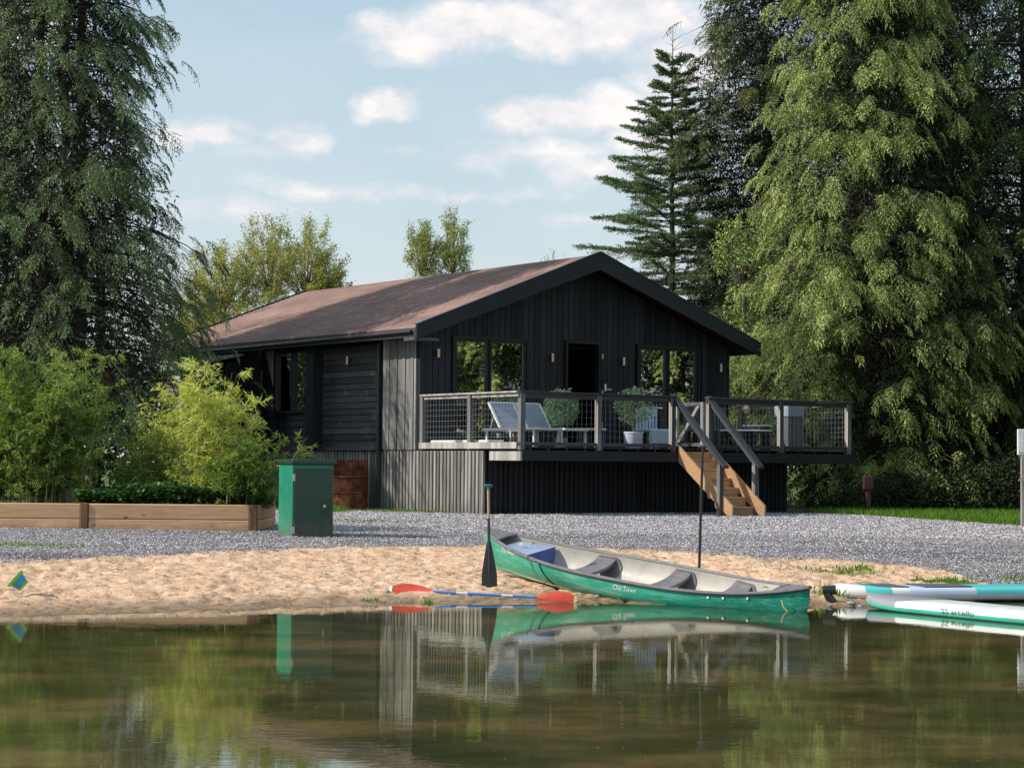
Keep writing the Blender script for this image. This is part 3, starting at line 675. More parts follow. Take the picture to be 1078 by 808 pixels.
# roof planes, shingled, with barge boards
for sgn, e in ((-1, UL), (1, UE)):
    mb = MB(); th = .05
    d = -sgn
    r1 = [(UM, PL+RZ_), (e, PL+rz_at(e)), (e, PL+rz_at(e)-th), (UM, PL+RZ_-th)]
    # broken into courses with small steps so that the eaves catch light
    n_ = 30
    for k in range(n_):
        ua, ub = UM+(e-UM)*k/n_, UM+(e-UM)*(k+1.06)/n_
        if k == n_-1: ub = e
        za, zb_ = PL+rz_at(ua), PL+rz_at(ub)+.012
        mb.prism([(ua, za), (ub, zb_), (ub, zb_-.03), (ua, za-.03)], 'y', VF-.02, VB, 'roof', tint=.5)
    rf = mb.build('roof_plane', cabin)
    mb = MB()
    mb.prism([(UM, PL+RZ_-.035), (e, PL+rz_at(e)-.025), (e, PL+rz_at(e)-.06), (UM, PL+RZ_-.07)], 'y', VF+.05, VB-.05, 'soffit')
    for k in range(9):                                     # rafter ends showing in the soffit
        vv = VF+.12+k*1.35
        mb.prism([(UM+(e-UM)*.03, PL+rz_at(UM+(e-UM)*.03)-.071), (e-.0*sgn, PL+rz_at(e)-.071), (e, PL+rz_at(e)-.17), (UM+(e-UM)*.03, PL+rz_at(UM+(e-UM)*.03)-.17)], 'y', vv, vv+.05, 'soffit') if k > 0 else None
    mb.build('soffit', cabin)
    for (v0, v1) in ((VF-.06, VF-.01), (VB+.003, VB+.04)):
        mb = MB()
        mb.prism([(UM+.0*sgn, PL+RZ_+.045), (e+.04*sgn, PL+rz_at(e)+.04), (e+.04*sgn, PL+rz_at(e)-.25), (UM, PL+RZ_-.34)], 'y', v0, v1, 'black_x'); mb.build('barge_board', cabin)
    mb = MB()                                               # lead coloured drip strip on top of the barge board
    mb.prism([(UM, PL+RZ_+.062), (e+.05*sgn, PL+rz_at(e)+.056), (e+.05*sgn, PL+rz_at(e)+.042), (UM, PL+RZ_+.047)], 'y', VF-.075, VF+.03, 'rail_x', tint=1)
    mb.build('verge_trim', cabin)
    mb = MB(); x0, x1 = sorted((e+.002*sgn, e+.035*sgn)); mb.box(x0, x1, VF, VB, PL+EZ-.20, PL+EZ-.03, 'rail_x', tint=.6); mb.build('eave_board', cabin)
mb = MB(); mb.box(UL-.045, .08, VF-.005, VF+.42, PL+EZ-.27, PL+EZ-.205, 'rail_x', tint=.9); mb.build('eave_end_block', cabin)
mb = MB(); mb.tube([(-.07, 5.0, PL+2.2), (-.07, 5.0, PL+.02), (-.07, 5.0, .1)], .035, 'black_metal'); mb.build('downpipe', cabin)
mb = MB(); mb.tube([(UL-.07, VF+.1, PL+EZ-.10), (UL-.07, VB, PL+EZ-.14)], .04, 'black_metal', 8); mb.build('gutter', cabin)

def window(u0, u1, z0, z1, leaves_, parent=cabin):
    mb = MB(); fw = .06
    y0, y1 = FV-.035, FV+.09
    mb.box(u0, u1, y0-.01, y1, z1-.055, z1, 'black_metal'); mb.box(u0, u1, y0-.01, y1, z0, z0+.05, 'black_metal')
    mb.box(u0, u0+fw, y0-.01, y1, z0+.051, z1-.056, 'black_metal'); mb.box(u1-fw, u1, y0-.01, y1, z0+.051, z1-.056, 'black_metal')
    fr_ = mb.build('window', parent)
    for (a, b) in leaves_:
        m2 = MB(); s = .055
        m2.box(a, b, y0+.012, y1-.02, z1-.055-s, z1-.058, 'black_metal'); m2.box(a, b, y0+.012, y1-.02, z0+.053, z0+.13, 'black_metal')
        m2.box(a, a+s, y0+.012, y1-.02, z0+.131, z1-.057-s, 'black_metal'); m2.box(b-s, b, y0+.012, y1-.02, z0+.131, z1-.057-s, 'black_metal')
        m2.build('sash', fr_)
        m3 = MB(); m3.box(a+s+.001, b-s-.001, FV+.02, FV+.026, z0+.131, z1-.057-s, 'glass'); m3.build('pane', fr_)
    return fr_
w1 = window(.79, 2.74, PL+.12, PL+2.35, [(.855, 1.70), (1.73, 2.67)])
w2 = window(5.70, 7.52, PL+.12, PL+2.37, [(5.765, 6.56), (6.59, 7.455)])
# open doorway with the leaf folded back against the wall
mb = MB()
mb.box(3.72, 3.78, FV-.04, FV+.12, PL+.12, PL+2.37, 'black_metal'); mb.box(4.62, 4.68, FV-.04, FV+.12, PL+.12, PL+2.37, 'black_metal'); mb.box(3.781, 4.619, FV-.04, FV+.12, PL+2.31, PL+2.37, 'black_metal')
dr = mb.build('door_frame', cabin)
for k, zz in enumerate((.5, 1.2, 2.0)):
    mb = MB(); mb.box(4.685, 4.72, FV-.075, FV-.041, PL+zz, PL+zz+.12, 'steel', bev=.003); mb.build('hinge', dr)
mb = MB(); mb.box(4.78, 4.83, FV-.05, FV-.025, PL+1.30, PL+1.46, 'white_metal', bev=.004); mb.tube([(4.805, FV-.055, PL+1.34), (4.805, FV-.09, PL+1.34), (4.93, FV-.09, PL+1.34)], .014, 'white_metal'); mb.build('door_handle', cabin)
# side window with pale ghosts of curtains behind
mb = MB(); a, b, z0, z1 = 7.93, 9.55, PL+.81, PL+2.20
mb.box(-.045, .09, a, b, z1-.05, z1, 'black_metal'); mb.box(-.075, .09, a-.04, b+.04, z0-.01, z0+.05, 'black_metal')
for t in (a, (a+b)/2-.04, b-.07): mb.box(-.045, .09, t, t+.075, z0+.051, z1-.051, 'black_metal')
fw_ = mb.build('window', cabin)
for (p, q) in ((a+.076, (a+b)/2-.041), ((a+b)/2+.036, b-.071)):
    m3 = MB(); m3.box(.03, .036, p, q, z0+.051, z1-.051, 'glass'); m3.build('pane', fw_)
mb = MB(); mb.prism([(b+.08, z1+.06), (b+.46, z1+.06), (b+.08, z0+.62)], 'x', -.016, -.001, 'pale_wall')
mb.build('pale_panel', cabin)
# wall lights
def wall_light(kind, x, y, z, ax):
    t = MB()
    if ax == 'u': t.box(x-.03, x+.03, y-.03, y-.002, z-.05, z+.05, 'black_metal', bev=.004)
    else: t.box(x-.03, x-.002, y-.03, y+.03, z-.05, z+.05, 'black_metal', bev=.004)
    cx, cy = (x+.02, y-.075) if ax == 'u' else (x-.075, y-.0)
    b_ = t.build('wall_light', cabin)
    q = MB(); q.tube([(cx, cy, z-.09), (cx, cy, z-.088), (cx, cy, z+.088), (cx, cy, z+.09)], [.02, .034, .034, .02], 'copper', 14); q.build('lamp_shade', b_, smooth=True)
for uu, zz in ((.38, 1.96), (3.30, 1.98), (5.25, 1.97), (8.08, 1.93)): wall_light('f', uu, FV-.024, PL+zz, 'u')
wall_light('s', .02, 6.3, PL+1.90, 'v')

# pale green gable strip and black canvas screen beside the rear side wall
mb = MB(); mb.prism([(10.32, PL+2.15), (BV-.5, PL+1.88), (BV-.5, PL+2.19), (10.32, PL+2.19)], 'x', -.455, -.42, 'green_pale'); mb.build('green_panel', cabin)
scr = hroot('canvas_screen', 'black canvas side screen hung beneath the cabin eave behind the bamboo', 'screen')
mb = MB(); top = [(9.75, PL+2.14), (10.4, PL+2.17), (11.3, PL+2.11), (12.5, PL+1.98), (13.3, PL+1.86), (13.3, .2), (9.62, .2), (9.50, PL+.9), (9.64, PL+1.6)]
mb.prism(top, 'x', -.34, -.31, 'canvas'); mb.build('canvas_sheet', scr)
for vv in (9.62, 13.3):
    mb = MB(); mb.tube([(-.325, vv, 0), (-.325, vv, PL+1.8)], .025, 'black_metal'); mb.build('screen_post', scr)
# cabinet seen behind the right window
cb_ = hroot('slatted_cabinet', 'tall pale slatted cabinet seen through the right window', 'cabinet', 6.12, FV+.75, .08)
mb = MB(); mb.box(-.36, .36, 0, .35, 0, 1.18, 'white_plastic', bev=.01)
for k in range(8): mb.box(-.36+k*.094, -.33+k*.094, 0, .03, 1.181, 1.33, 'white_plastic')
mb.box(-.36, .36, 0, .35, 1.331, 1.45, 'white_plastic', bev=.01); mb.build('cabinet_body', cb_)

# ------------------------------------------------------------------ deck
deck = hroot('timber_deck', 'raised black timber deck with mesh railing around the cabin front', 'deck')
W = 8.80; mb = MB()
for k in range(24):
    v0 = .0+k*.148; mb.box(.0, W, v0+.003, min(v0+.145, FV-.04), PL+.02, PL+.045, 'black_x')
mb.build('deck_boards', deck)
mb = MB(); mb.box(.0, W-.0, -.045, -.001, PL-.227, PL-.03, 'black_x', bev=.004); mb.box(-.045, -.001, -.045, .98, PL-.227, PL-.05, 'rail_lit', bev=.004, tint=.9); mb.box(W+.001, W+.04, -.045, FV-.1, PL-.227, PL-.03, 'black_y')
for k in range(20): mb.box(.2+k*.44, .25+k*.44, .01, FV-.06, PL-.2, PL+.015, 'black_y')
mb.build('fascia', deck)
mb = MB()
batten_wall(mb, 'v', .03, 1.29, FV-.005, -.05, PL-.04, 'skirt')
mb.build('side_skirt', deck)
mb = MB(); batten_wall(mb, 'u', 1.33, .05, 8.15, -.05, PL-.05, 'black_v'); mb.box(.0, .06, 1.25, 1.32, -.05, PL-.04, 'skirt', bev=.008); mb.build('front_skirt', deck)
TR = PL+1.10
def rpost(u, v, z0=PL-.02, z1=TR-.04, parent=deck, wdt=.105):
    mb = MB(); mb.box(u, u+wdt, v, v+wdt, z0, z1, 'rail', bev=.006); mb.box(u-.003, u-.0005, v+.004, v+wdt-.004, z0, z1, 'rail_lit'); return mb.build('post', parent)  # thin pale sheet on the left face carries painted sunlight
for u in (0.0, 1.85, 3.74, 4.72, 6.69, 8.67): rpost(u, 0.0)
for v in (1.70, 3.41): rpost(0.0, v)
rpost(8.67, 1.75); rpost(8.67, 3.38)
def rail_run(u0, v0, u1, v1):
    mb = MB(); ax = abs(u1-u0) > abs(v1-v0)
    if ax:
        mb.box(u0, u1, v0-.02, v0+.125, TR-.035, TR, 'rail_x', bev=.005); mb.box(u0, u1, v0+.03, v0+.075, TR-.13, TR-.04, 'rail_x'); mb.box(u0, u1, v0+.02, v0+.085, PL+.06, PL+.13, 'rail_x', bev=.004)
    else:
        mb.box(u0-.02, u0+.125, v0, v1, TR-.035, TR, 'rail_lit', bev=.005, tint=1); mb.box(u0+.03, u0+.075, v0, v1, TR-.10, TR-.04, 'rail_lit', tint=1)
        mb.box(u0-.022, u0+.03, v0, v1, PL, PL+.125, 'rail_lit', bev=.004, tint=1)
    mb.build('rail', deck)
rail_run(-.02, 0, 3.845, 0); rail_run(4.70, 0, W+.02, 0); rail_run(0, .128, 0, FV-.03); rail_run(8.67, .128, 8.67, FV-.03)
def mesh_panel(u0, v0, u1, v1, step=.108, wire='steel'):
    mb = MB(); L = math.hypot(u1-u0, v1-v0); du, dv = (u1-u0)/L, (v1-v0)/L; r = .0024; z0, z1 = PL+.12, TR-.11
    n_ = int(round(L/step))
    for k in range(n_+1):
        t = L*k/n_; mb.tube([(u0+du*t, v0+dv*t, z0), (u0+du*t, v0+dv*t, z1)], r, wire, 4, cap=False)
    n_ = int(round((z1-z0)/step))
    for k in range(n_+1):
        z = z0+(z1-z0)*k/n_; mb.tube([(u0, v0-.006*dv*0, z), (u1, v1, z)], r*.8, wire, 4, cap=False)
    mb.build('mesh_panel', deck)
for a, b in ((.11, 1.84), (1.96, 3.73), (4.83, 6.68), (6.80, 8.66)): mesh_panel(a, .052, b, .052, .118, 'wire_dark')
for a, b in ((.11, 1.69), (1.81, 3.40)): mesh_panel(.052, a, .052, b)
for a, b in ((.11, 1.74), (1.86, 3.37)): mesh_panel(8.72, a, 8.72, b)
# gate swung back beside the left stair post
mb = MB(); g0, g1 = .13, 1.0; gu = 4.655
mb.box(gu, gu+.06, g0, g0+.07, PL+.1, PL+1.0, 'rail_lit', bev=.004, tint=.9); mb.box(gu, gu+.06, g1-.07, g1, PL+.1, PL+1.0, 'rail_lit', bev=.004, tint=.9)
mb.box(gu+.003, gu+.057, g0+.071, g1-.071, PL+.93, PL+1.0, 'rail'); mb.box(gu+.003, gu+.057, g0+.071, g1-.071, PL+.1, PL+.17, 'rail')
gate = mb.build('gate', deck)
mb = MB(); mb.prism([(g1-.08, PL+.18), (g1-.17, PL+.18), (g0+.08, PL+.92), (g0+.17, PL+.92)], 'x', gu-.02, gu+.02, 'rail_lit', tint=1); mb.build('brace', gate)
# ------------------------------------------------------------------ stairs
st = hroot('stairs', 'natural softwood stairs with black handrails leading up to the deck', 'stairs')
NR = 7; rise = (PL+.02)/NR; run = .222; s0, s1 = 3.87, 4.76; v_bot = -(NR*run)+.0
mb = MB()
for k in range(NR):
    z1 = PL+.02-k*rise-.0; vf = -(k)*run
    if k > 0: mb.box(s0+.045, s1-.045, vf-.02, vf+run-.005, z1-.035, z1, 'stair', bev=.004)
    tb = mb
mb.build('treads', st)
mb = MB()
for k in range(NR):
    z1 = PL+.02-k*rise-.037; vf = -(k)*run
    mb.box(s0+.046, s1-.046, vf-.0-.002-(0.05 if k == 0 else 0), vf+.018-(0.05 if k == 0 else 0), max(z1-rise+.03, .0), z1, 'stair')
mb.build('risers', st)
for a, b in ((s0, s0+.043), (s1-.043, s1)):
    mb = MB(); top = PL+.10; mb.prism([(-.05, top), (-.05, top-.33), (v_bot+.02, 0.0), (v_bot-.10, 0.0), (v_bot-.10, .20)], 'x', a, b, 'stair'); mb.build('stringer', st)
for a in (s0-.07, s1-.035):
    mb = MB(); pv = v_bot+.18; mb.box(a, a+.10, pv, pv+.10, -.1, 1.06, 'rail', bev=.006); mb.box(a-.003, a-.0005, pv+.004, pv+.096, -.1, 1.0, 'rail_lit'); mb.build('post', st)  # newel left faces get a pale sheet, sunlit by colour
    hv0, hz0, hv1, hz1 = .08, TR+.03, pv-.12, .98
    mb = MB(); mb.prism([(hv0, hz0), (hv1, hz1), (hv1, hz1-.05), (hv0, hz0-.05)], 'x', a-.02, a+.12, 'rail_x'); mb.prism([(hv0, hz0-.051), (hv1+.1, hz1+.04-.05), (hv1+.1, hz1-.08), (hv0, hz0-.15)], 'x', a+.03, a+.075, 'rail_x'); mb.build('handrail', st)

# ------------------------------------------------------------------ things on the deck
DZ = .045
def lounger(u, v, label):
    t = hroot('sun_lounger', label, 'sun lounger', u, v, DZ, 0, 'sun loungers on the deck')
    wd, ln = .63, 1.75                                       # width along u, seat runs towards the rail (-v)
    mb = MB(); mb.box(0, .04, -1.25, .62, .33, .38, 'white_metal', bev=.008); mb.box(wd-.04, wd, -1.25, .62, .33, .38, 'white_metal', bev=.008)
    mb.box(.041, wd-.041, -1.25, -1.21, .33, .38, 'white_metal'); mb.box(.041, wd-.041, .58, .62, .33, .38, 'white_metal'); mb.build('frame', t)
    for (x, y) in ((0, -1.15), (wd-.04, -1.15), (0, .45), (wd-.04, .45)):
        mb = MB(); mb.box(x, x+.04, y, y+.05, 0, .329, 'white_metal', bev=.005); mb.build('leg', t)
    mb = MB(); mb.box(.042, wd-.042, -1.2, -.02, .355, .37, 'sling'); mb.build('seat', t)
    mb = MB(); h, l = .52, .42
    mb.prism([(0, .385), (l, .385+h), (l+.015, .375+h), (.015, .375)], 'x', .045, wd-.045, 'sling'); bk = mb.build('backrest', t)
    mb = MB()
    for x in (0.0, wd-.042): mb.prism([(-.01, .385), (l-.01, .39+h), (l+.03, .375+h), (.03, .375)], 'x', x, x+.042, 'white_metal')
    mb.prism([(l-.005, .40+h), (l+.02, .38+h), (l+.0, .355+h), (l-.02, .375+h)], 'x', .043, wd-.043, 'white_metal'); mb.tube([(wd*.5-.2, l*.75, .385+h*.75), (wd*.5-.2, .5, .36)], .01, 'white_metal', 6); mb.build('back_frame', bk)
lounger(.93, 2.0, 'left grey blue sun lounger with raised back beside the deck corner')
lounger(1.60, 2.0, 'right grey blue sun lounger with raised back next to the round bush')
lt = hroot('low_table', 'low white topped table beside the right sun lounger', 'table', 2.62, 1.45, DZ)
mb = MB(); mb.box(-.36, .36, -.3, .3, .36, .395, 'white_metal', bev=.008); mb.build('table_top', lt)
for x in (-.32, .28):
    for y in (-.27, .23):
        mb = MB(); mb.box(x, x+.04, y, y+.04, 0, .359, 'grey_panel'); mb.build('leg', lt)
def leaf_ball(cx, cy, cz, r, n, ll, holes=.25, seed=1, squash=1.0):
    d = unit(rng.normal(0, 1, (n, 3))); rr = r*(rng.random(n)**.22)
    nn = fbm(d[:, 0]*3+7*seed, d[:, 1]*3+d[:, 2]*2.3, seed, 3)
    rr = rr*(.78+.55*nn); keep = nn > holes
    P = d*rr[:, None]*np.array([1, 1, squash])+np.array([cx, cy, cz]); P = P[keep]; d = d[keep]; k = len(P)
    A = unit(d+rng.normal(0, .8, (k, 3)))*rng.uniform(.6, 1.2, (k, 1))*ll
    Wv = unit(np.cross(A, rng.normal(0, 1, (k, 3))))*ll*.26
    V, F = leaves(P, A, Wv); tn = np.repeat(np.clip(.25+.5*(np.linalg.norm(P-np.array([cx, cy, cz]), axis=1)/r)*rng.uniform(.4, 1.3, k), 0, 1), 4)
    return V, F, tn
def potted(u, v, label, pot, r, cz, sq, n, dens):
    t = hroot('potted_bush', label, 'potted plant', u, v, DZ)
    mb = MB()
    if pot == 'square': mb.prism([(-.085, .0), (.085, .0), (.095, .2), (-.095, .2)], 'y', -.09, .09, 'white_pot')
    else: mb.lathe([(.001, 0), (.16, 0), (.175, .02), (.205, .30), (.215, .31), (.215, .345), (.195, .345), (.185, .28), (.001, .28)], 'white_pot', 28)
    mb.build('pot', t, smooth=pot != 'square')
    mb = MB(); b0 = .18 if pot == 'square' else .28
    for k in range(5):
        a_ = k*1.3; mb.tube([(.01*k-.02, 0, b0), (.06*math.cos(a_), .06*math.sin(a_), (b0+cz)/2), (.22*r/.4*math.cos(a_), .22*r/.4*math.sin(a_), cz)], [.012, .010, .004], 'twig', 5)
    mb.build('stem', t)
    V, F, tn = leaf_ball(0, 0, cz, r, n, .05, dens, int(u*7)+3, sq); mesh_np('foliage', V, F, 'lf_topiary', tint=tn, parent=t)
potted(2.05, 1.45, 'dense round green bush in small square white pot behind the loungers', 'square', .32, .80, 1.15, 3200, .28)
potted(3.80, 1.30, 'loose airy green bush in round white ribbed pot by the stairs', 'round', .36, .86, 1.0, 2400, .40)
ch = hroot('slatted_chair', 'pale blue white chair with slatted back beside the round white pot', 'chair', 5.02, 2.1, DZ)
mb = MB(); mb.box(-.30, .30, -.25, .28, .38, .43, 'white_plastic', bev=.01); mb.box(-.30, .30, -.28, -.251, .12, .40, 'white_plastic', bev=.008); mb.build('seat', ch)
for x in (-.30, .25):
    for y in (-.25, .22):
        mb = MB(); mb.box(x, x+.05, y, y+.05, 0, .379, 'white_plastic'); mb.build('leg', ch)
mb = MB(); mb.box(-.30, .30, .24, .28, .70, .86, 'white_plastic', bev=.01)
for k in range(7): mb.box(-.29+k*.088, -.24+k*.088, .245, .275, .431, .699, 'white_plastic')
mb.build('backrest', ch)
bt = hroot('pedestal_table', 'round white topped pedestal table at the right end of the deck', 'table', 7.0, 1.4, DZ)
mb = MB(); mb.lathe([(.001, .40), (.56, .40), (.57, .415), (.56, .44), (.001, .44)], 'white_metal', 32); mb.build('table_top', bt, smooth=True)
mb = MB(); mb.tube([(0, 0, .04), (0, 0, .399)], .03, 'black_metal', 10); mb.build('pedestal', bt)
mb = MB(); mb.lathe([(.001, .03), (.2, .03), (.22, 0), (.001, 0)], 'black_metal', 20); mb.build('base', bt)
ln_ = hroot('table_lantern', 'small round amber lantern on a stem standing on the pedestal table', 'lantern', 7.0, 1.4, DZ+.445)
mb = MB(); mb.lathe([(.001, 0), (.07, 0), (.07, .015), (.012, .03), (.012, .35)], 'black_metal', 16); mb.build('stand', ln_)
mb = MB(); mb.lathe([(.012, .35), (.07, .38), (.095, .44), (.07, .50), (.012, .53)], 'copper', 16); mb.build('globe', ln_, smooth=True)
def deck_chair(u, v, rz, label):
    t = hroot('patio_chair', label, 'chair', u, v, DZ, rz, 'grey patio chairs round the pedestal table')
    mb = MB(); mb.box(-.26, .26, -.24, .24, .40, .44, 'grey_panel', bev=.008); mb.build('seat', t)
    mb = MB()
    for k in range(6): mb.box(-.25+k*.087, -.19+k*.087, .22, .24, .441, .90, 'grey_panel')
    mb.box(-.26, .26, .215, .245, .901, .95, 'grey_panel', bev=.006); mb.build('backrest', t)
    for x in (-.25, .21):
        for y in (-.22, .19):
            mb = MB(); mb.box(x, x+.04, y, y+.04, 0, .399, 'grey_panel'); mb.build('leg', t)
deck_chair(6.5, 2.35, .1, 'grey slat backed chair behind the pedestal table, nearer the cabin wall')
deck_chair(7.25, 2.45, -.15, 'grey slat backed chair behind the pedestal table, nearer the corner post')
bn = hroot('bench', 'short pale topped bench beside the pedestal table', 'bench', 7.66, 1.75, DZ)
mb = MB(); mb.box(-.3, .3, -.17, .17, .52, .56, 'white_metal', bev=.008); mb.build('seat', bn)
for x in (-.27, .22):
    mb = MB(); mb.box(x, x+.05, -.15, .15, 0, .519, 'grey_panel'); mb.build('leg', bn)
sb = hroot('storage_box', 'tall dark blue grey storage box by the deck corner post', 'storage box', 7.66, .75, DZ)
mb = MB(); mb.box(-.22, .22, -.2, .2, 0, .72, 'grey_panel', bev=.01); mb.build('box_body', sb)
mb = MB(); mb.box(-.24, .24, -.22, .22, .723, .95, 'sling', bev=.012); mb.build('lid', sb)
for (uu, vv, nm) in ((.35, 2.9, 'left'), (.35, 1.75, 'right')):
    c1 = hroot('floor_cushion', 'long white floor cushion lying %s on the deck beside the side railing' % ('near the cabin wall' if nm == 'left' else 'near the corner'), 'cushion', uu, vv, DZ)
    mb = MB(); mb.box(-.2, .2, -.45, .45, .0, .13, 'white_metal', bev=.02); mb.build('cushion_pad', c1)
# ------------------------------------------------------------------ trees
def prisms(name, A, B, ra, rb, mat, parent=None, loc=(0, 0, 0), tint=.5):
    """three sided tapered twigs from A to B (n,3)"""
    n = len(A); d = unit(B-A); s = unit(np.cross(d, np.where(np.abs(d[:, 2:3]) > .9, np.array([[1., 0, 0]]), np.array([[0, 0, 1.]])))); t = np.cross(d, s)
    V = []
    for k in range(3):
        a = 2.094*k; o = s*math.cos(a)+t*math.sin(a); V.append(A+o*ra[:, None]); V.append(B+o*rb[:, None])
    V = np.stack(V, 1).reshape(-1, 3); b = np.arange(n)[:, None]*6
    F = np.concatenate([b+np.array([[0, 2, 3, 1]]), b+np.array([[2, 4, 5, 3]]), b+np.array([[4, 0, 1, 5]])])
    return V, F
def frond_leaves(P, D, L, nj, ll, lw, curl=.35, spread=.55):
    """P (n,3) frond bases, D axes, L lengths -> leaves along both sides, bending under their weight"""
    n = len(P); sidev = unit(np.cross(D, rng.normal(0, 1, (n, 3))))
    j = (np.arange(nj)+.5)/nj
    s = j[None, :, None]*np.ones((n, 1, 1))
    pos = P[:, None]+D[:, None]*L[:, None, None]*s + np.array([0, 0, -1.])*(curl*L[:, None, None]*s**2)
    sg = np.where(np.arange(nj) % 2 == 0, 1., -1.)[None, :, None]
    ax = unit(D[:, None]*.75+sidev[:, None]*sg*spread+np.array([0, 0, -.35])+rng.normal(0, .22, (n, nj, 3)))
    ln = ll*(1.15-.6*s)*rng.uniform(.7, 1.3, (n, nj, 1))
    A = ax*ln; Wv = unit(np.cross(ax, rng.normal(0, 1, (n, nj, 3))))*lw*rng.uniform(.7, 1.3, (n, nj, 1))
    return pos.reshape(-1, 3), A.reshape(-1, 3), Wv.reshape(-1, 3)
def conifer(name, label, x, y, H, prof, mat, bark, n_limb, per, nj, fl, ll, lw, rise=.1, droop=.35, down=1.0, trunks=((0, 0, 1),), inner=.25, group=None, seed=1, tipw=.5, bare=0, cat='tree', tb=0.0, frond_curl=.35, core=1700, coref=.78):
    z0 = gz(x, y)-.1; t = empty(name, (x, y, z0), 0, label, cat, group)
    mb = MB()
    for (tx, ty, sc) in trunks:
        pts = [(tx+.06*math.sin(i*1.3+seed)+.02*i*(tx), ty, H*sc*i/9) for i in range(10)]
        r0 = .17*sc*(H/15); mb.tube(pts, [max(.015, r0*(1-i/9.6)*(1.25 if i == 0 else 1)) for i in range(10)], bark, 9)
    mb.build('trunk', t, smooth=True)
    zz = rng.beta(1.05, 1.35, n_limb)*(H*.985-prof[0][0])+prof[0][0]; phi = rng.uniform(0, 2*math.pi, n_limb)
    R = np.interp(zz, [p[0] for p in prof], [p[1] for p in prof])
    lump = fbm(phi*2.6+seed*3, zz*.9+seed, seed, 3); R = R*(.45+1.08*lump)*rng.uniform(.85, 1.08, n_limb)
    ti = rng.integers(0, len(trunks), n_limb); T = np.array([[a, b] for a, b, c in trunks], float)
    base = np.stack([T[ti, 0]*.9, T[ti, 1]*.9, zz], 1)
    od = np.stack([np.cos(phi), np.sin(phi), np.zeros(n_limb)], 1)
    def lp(tt): # limb path
        tt = np.asarray(tt)[..., None]
        return base[:, None]+od[:, None]*R[:, None, None]*tt+np.array([0, 0, 1.])*(R[:, None, None]*(rise*tt-droop*tt**2))
    nodes = lp(np.tile(np.linspace(0, 1, 5), (n_limb, 1)))
    A = nodes[:, :-1].reshape(-1, 3); B = nodes[:, 1:].reshape(-1, 3)
    r_ = np.linspace(1, .15, 5); rr = (.007+.008*R)[:, None]
    V, F = prisms('l', A, B, (rr*r_[:-1]).ravel(), (rr*r_[1:]).ravel(), bark)
    mesh_np('limbs', V, F, bark, parent=t, tint=np.full(len(V), .5))
    # near-black leaves added in the heart of the crown, shade put into their colour
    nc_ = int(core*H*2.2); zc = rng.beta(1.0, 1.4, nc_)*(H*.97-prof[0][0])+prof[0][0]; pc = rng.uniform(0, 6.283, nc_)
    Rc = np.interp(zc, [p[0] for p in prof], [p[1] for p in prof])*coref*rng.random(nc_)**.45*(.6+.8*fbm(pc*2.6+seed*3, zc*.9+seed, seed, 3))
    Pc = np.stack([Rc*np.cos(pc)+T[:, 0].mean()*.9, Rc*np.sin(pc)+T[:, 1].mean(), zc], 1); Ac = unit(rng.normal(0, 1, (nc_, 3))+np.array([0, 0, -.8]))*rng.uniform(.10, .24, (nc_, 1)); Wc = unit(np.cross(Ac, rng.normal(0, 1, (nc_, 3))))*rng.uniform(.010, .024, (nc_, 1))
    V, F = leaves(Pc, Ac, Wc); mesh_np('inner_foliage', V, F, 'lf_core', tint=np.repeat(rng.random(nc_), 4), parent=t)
    # each limb carries drooping feathers: a branchlet with short side fronds, all in one plane
    nc = max(2, per//12); tt = inner+(1-inner)*rng.random((n_limb, nc))**tipw
    C = lp(tt)+rng.normal(0, 1, (n_limb, nc, 3))*(.03+.10*R[:, None, None]*tt[..., None]*.5)
    sd0 = np.stack([-od[:, 1], od[:, 0], od[:, 2]], 1)
    out_ = unit(od[:, None]*(.55+.5*tt[..., None])+sd0[:, None]*rng.uniform(-.9, .9, (n_limb, nc, 1))+rng.normal(0, .12, (n_limb, nc, 3)))
    keep = rng.random((n_limb, nc)) < np.clip(-.05+3.0*(fbm(phi*3.4+9, zz*1.5, seed+5, 2)-.27), .10, 1)[:, None]
    C, out_, tk = C[keep], out_[keep], tt[keep]; m7 = len(C); cb = rng.uniform(-.20, .22, m7)+.34*(tk-.6); Lb = fl*rng.uniform(.6, 1.45, m7)
    NF = 12; sj = ((np.arange(NF)+.6)/NF)[None, :, None]; side = unit(np.cross(out_, np.array([0, 0, 1.])+rng.normal(0, .25, (m7, 3))))
    dn = np.array([0, 0, -1.])
    P = C[:, None]+out_[:, None]*Lb[:, None, None]*sj*(1-.25*down*sj)+dn*(Lb[:, None, None]*(down*.85*sj**1.8))
    sg = np.where(np.arange(NF) % 2 == 0, 1., -1.)[None, :, None]
    D = unit(out_[:, None]*.45+side[:, None]*sg*.75+dn*(.25+.75*down*sj)+rng.normal(0, .14, (m7, NF, 3)))
    L = (Lb[:, None]*.52*(1.12-.62*sj[..., 0])).ravel()*rng.uniform(.75, 1.2, m7*NF)
    A = C; B = P[:, NF//2]; V, F = prisms('b', A, B, np.full(m7, .010), np.full(m7, .004), bark); V2, F2 = prisms('b', B, P[:, -1], np.full(m7, .004), np.full(m7, .0015), bark)
    mesh_np('branchlets', np.concatenate([V, V2]), np.concatenate([F, F2+len(V)]), bark, parent=t, tint=np.full(len(V)*2, .4))
    br = np.repeat(cb, NF)+np.tile(.16*(sj[0, :, 0]-.5), m7)+rng.uniform(-.05, .05, m7*NF); P = P.reshape(-1, 3); D = D.reshape(-1, 3)
    LP, LA, LW = frond_leaves(P, D, L, nj, ll, lw, frond_curl)
    V, F = leaves(LP, LA, LW)
    tn = np.clip(np.repeat(br, nj)+rng.uniform(.25, .75, len(LP))+tb, 0, 1)
    mesh_np('crown', V, F, mat, tint=np.repeat(tn, 4), parent=t)
    return t
G1 = 'large conifers around the cabin'
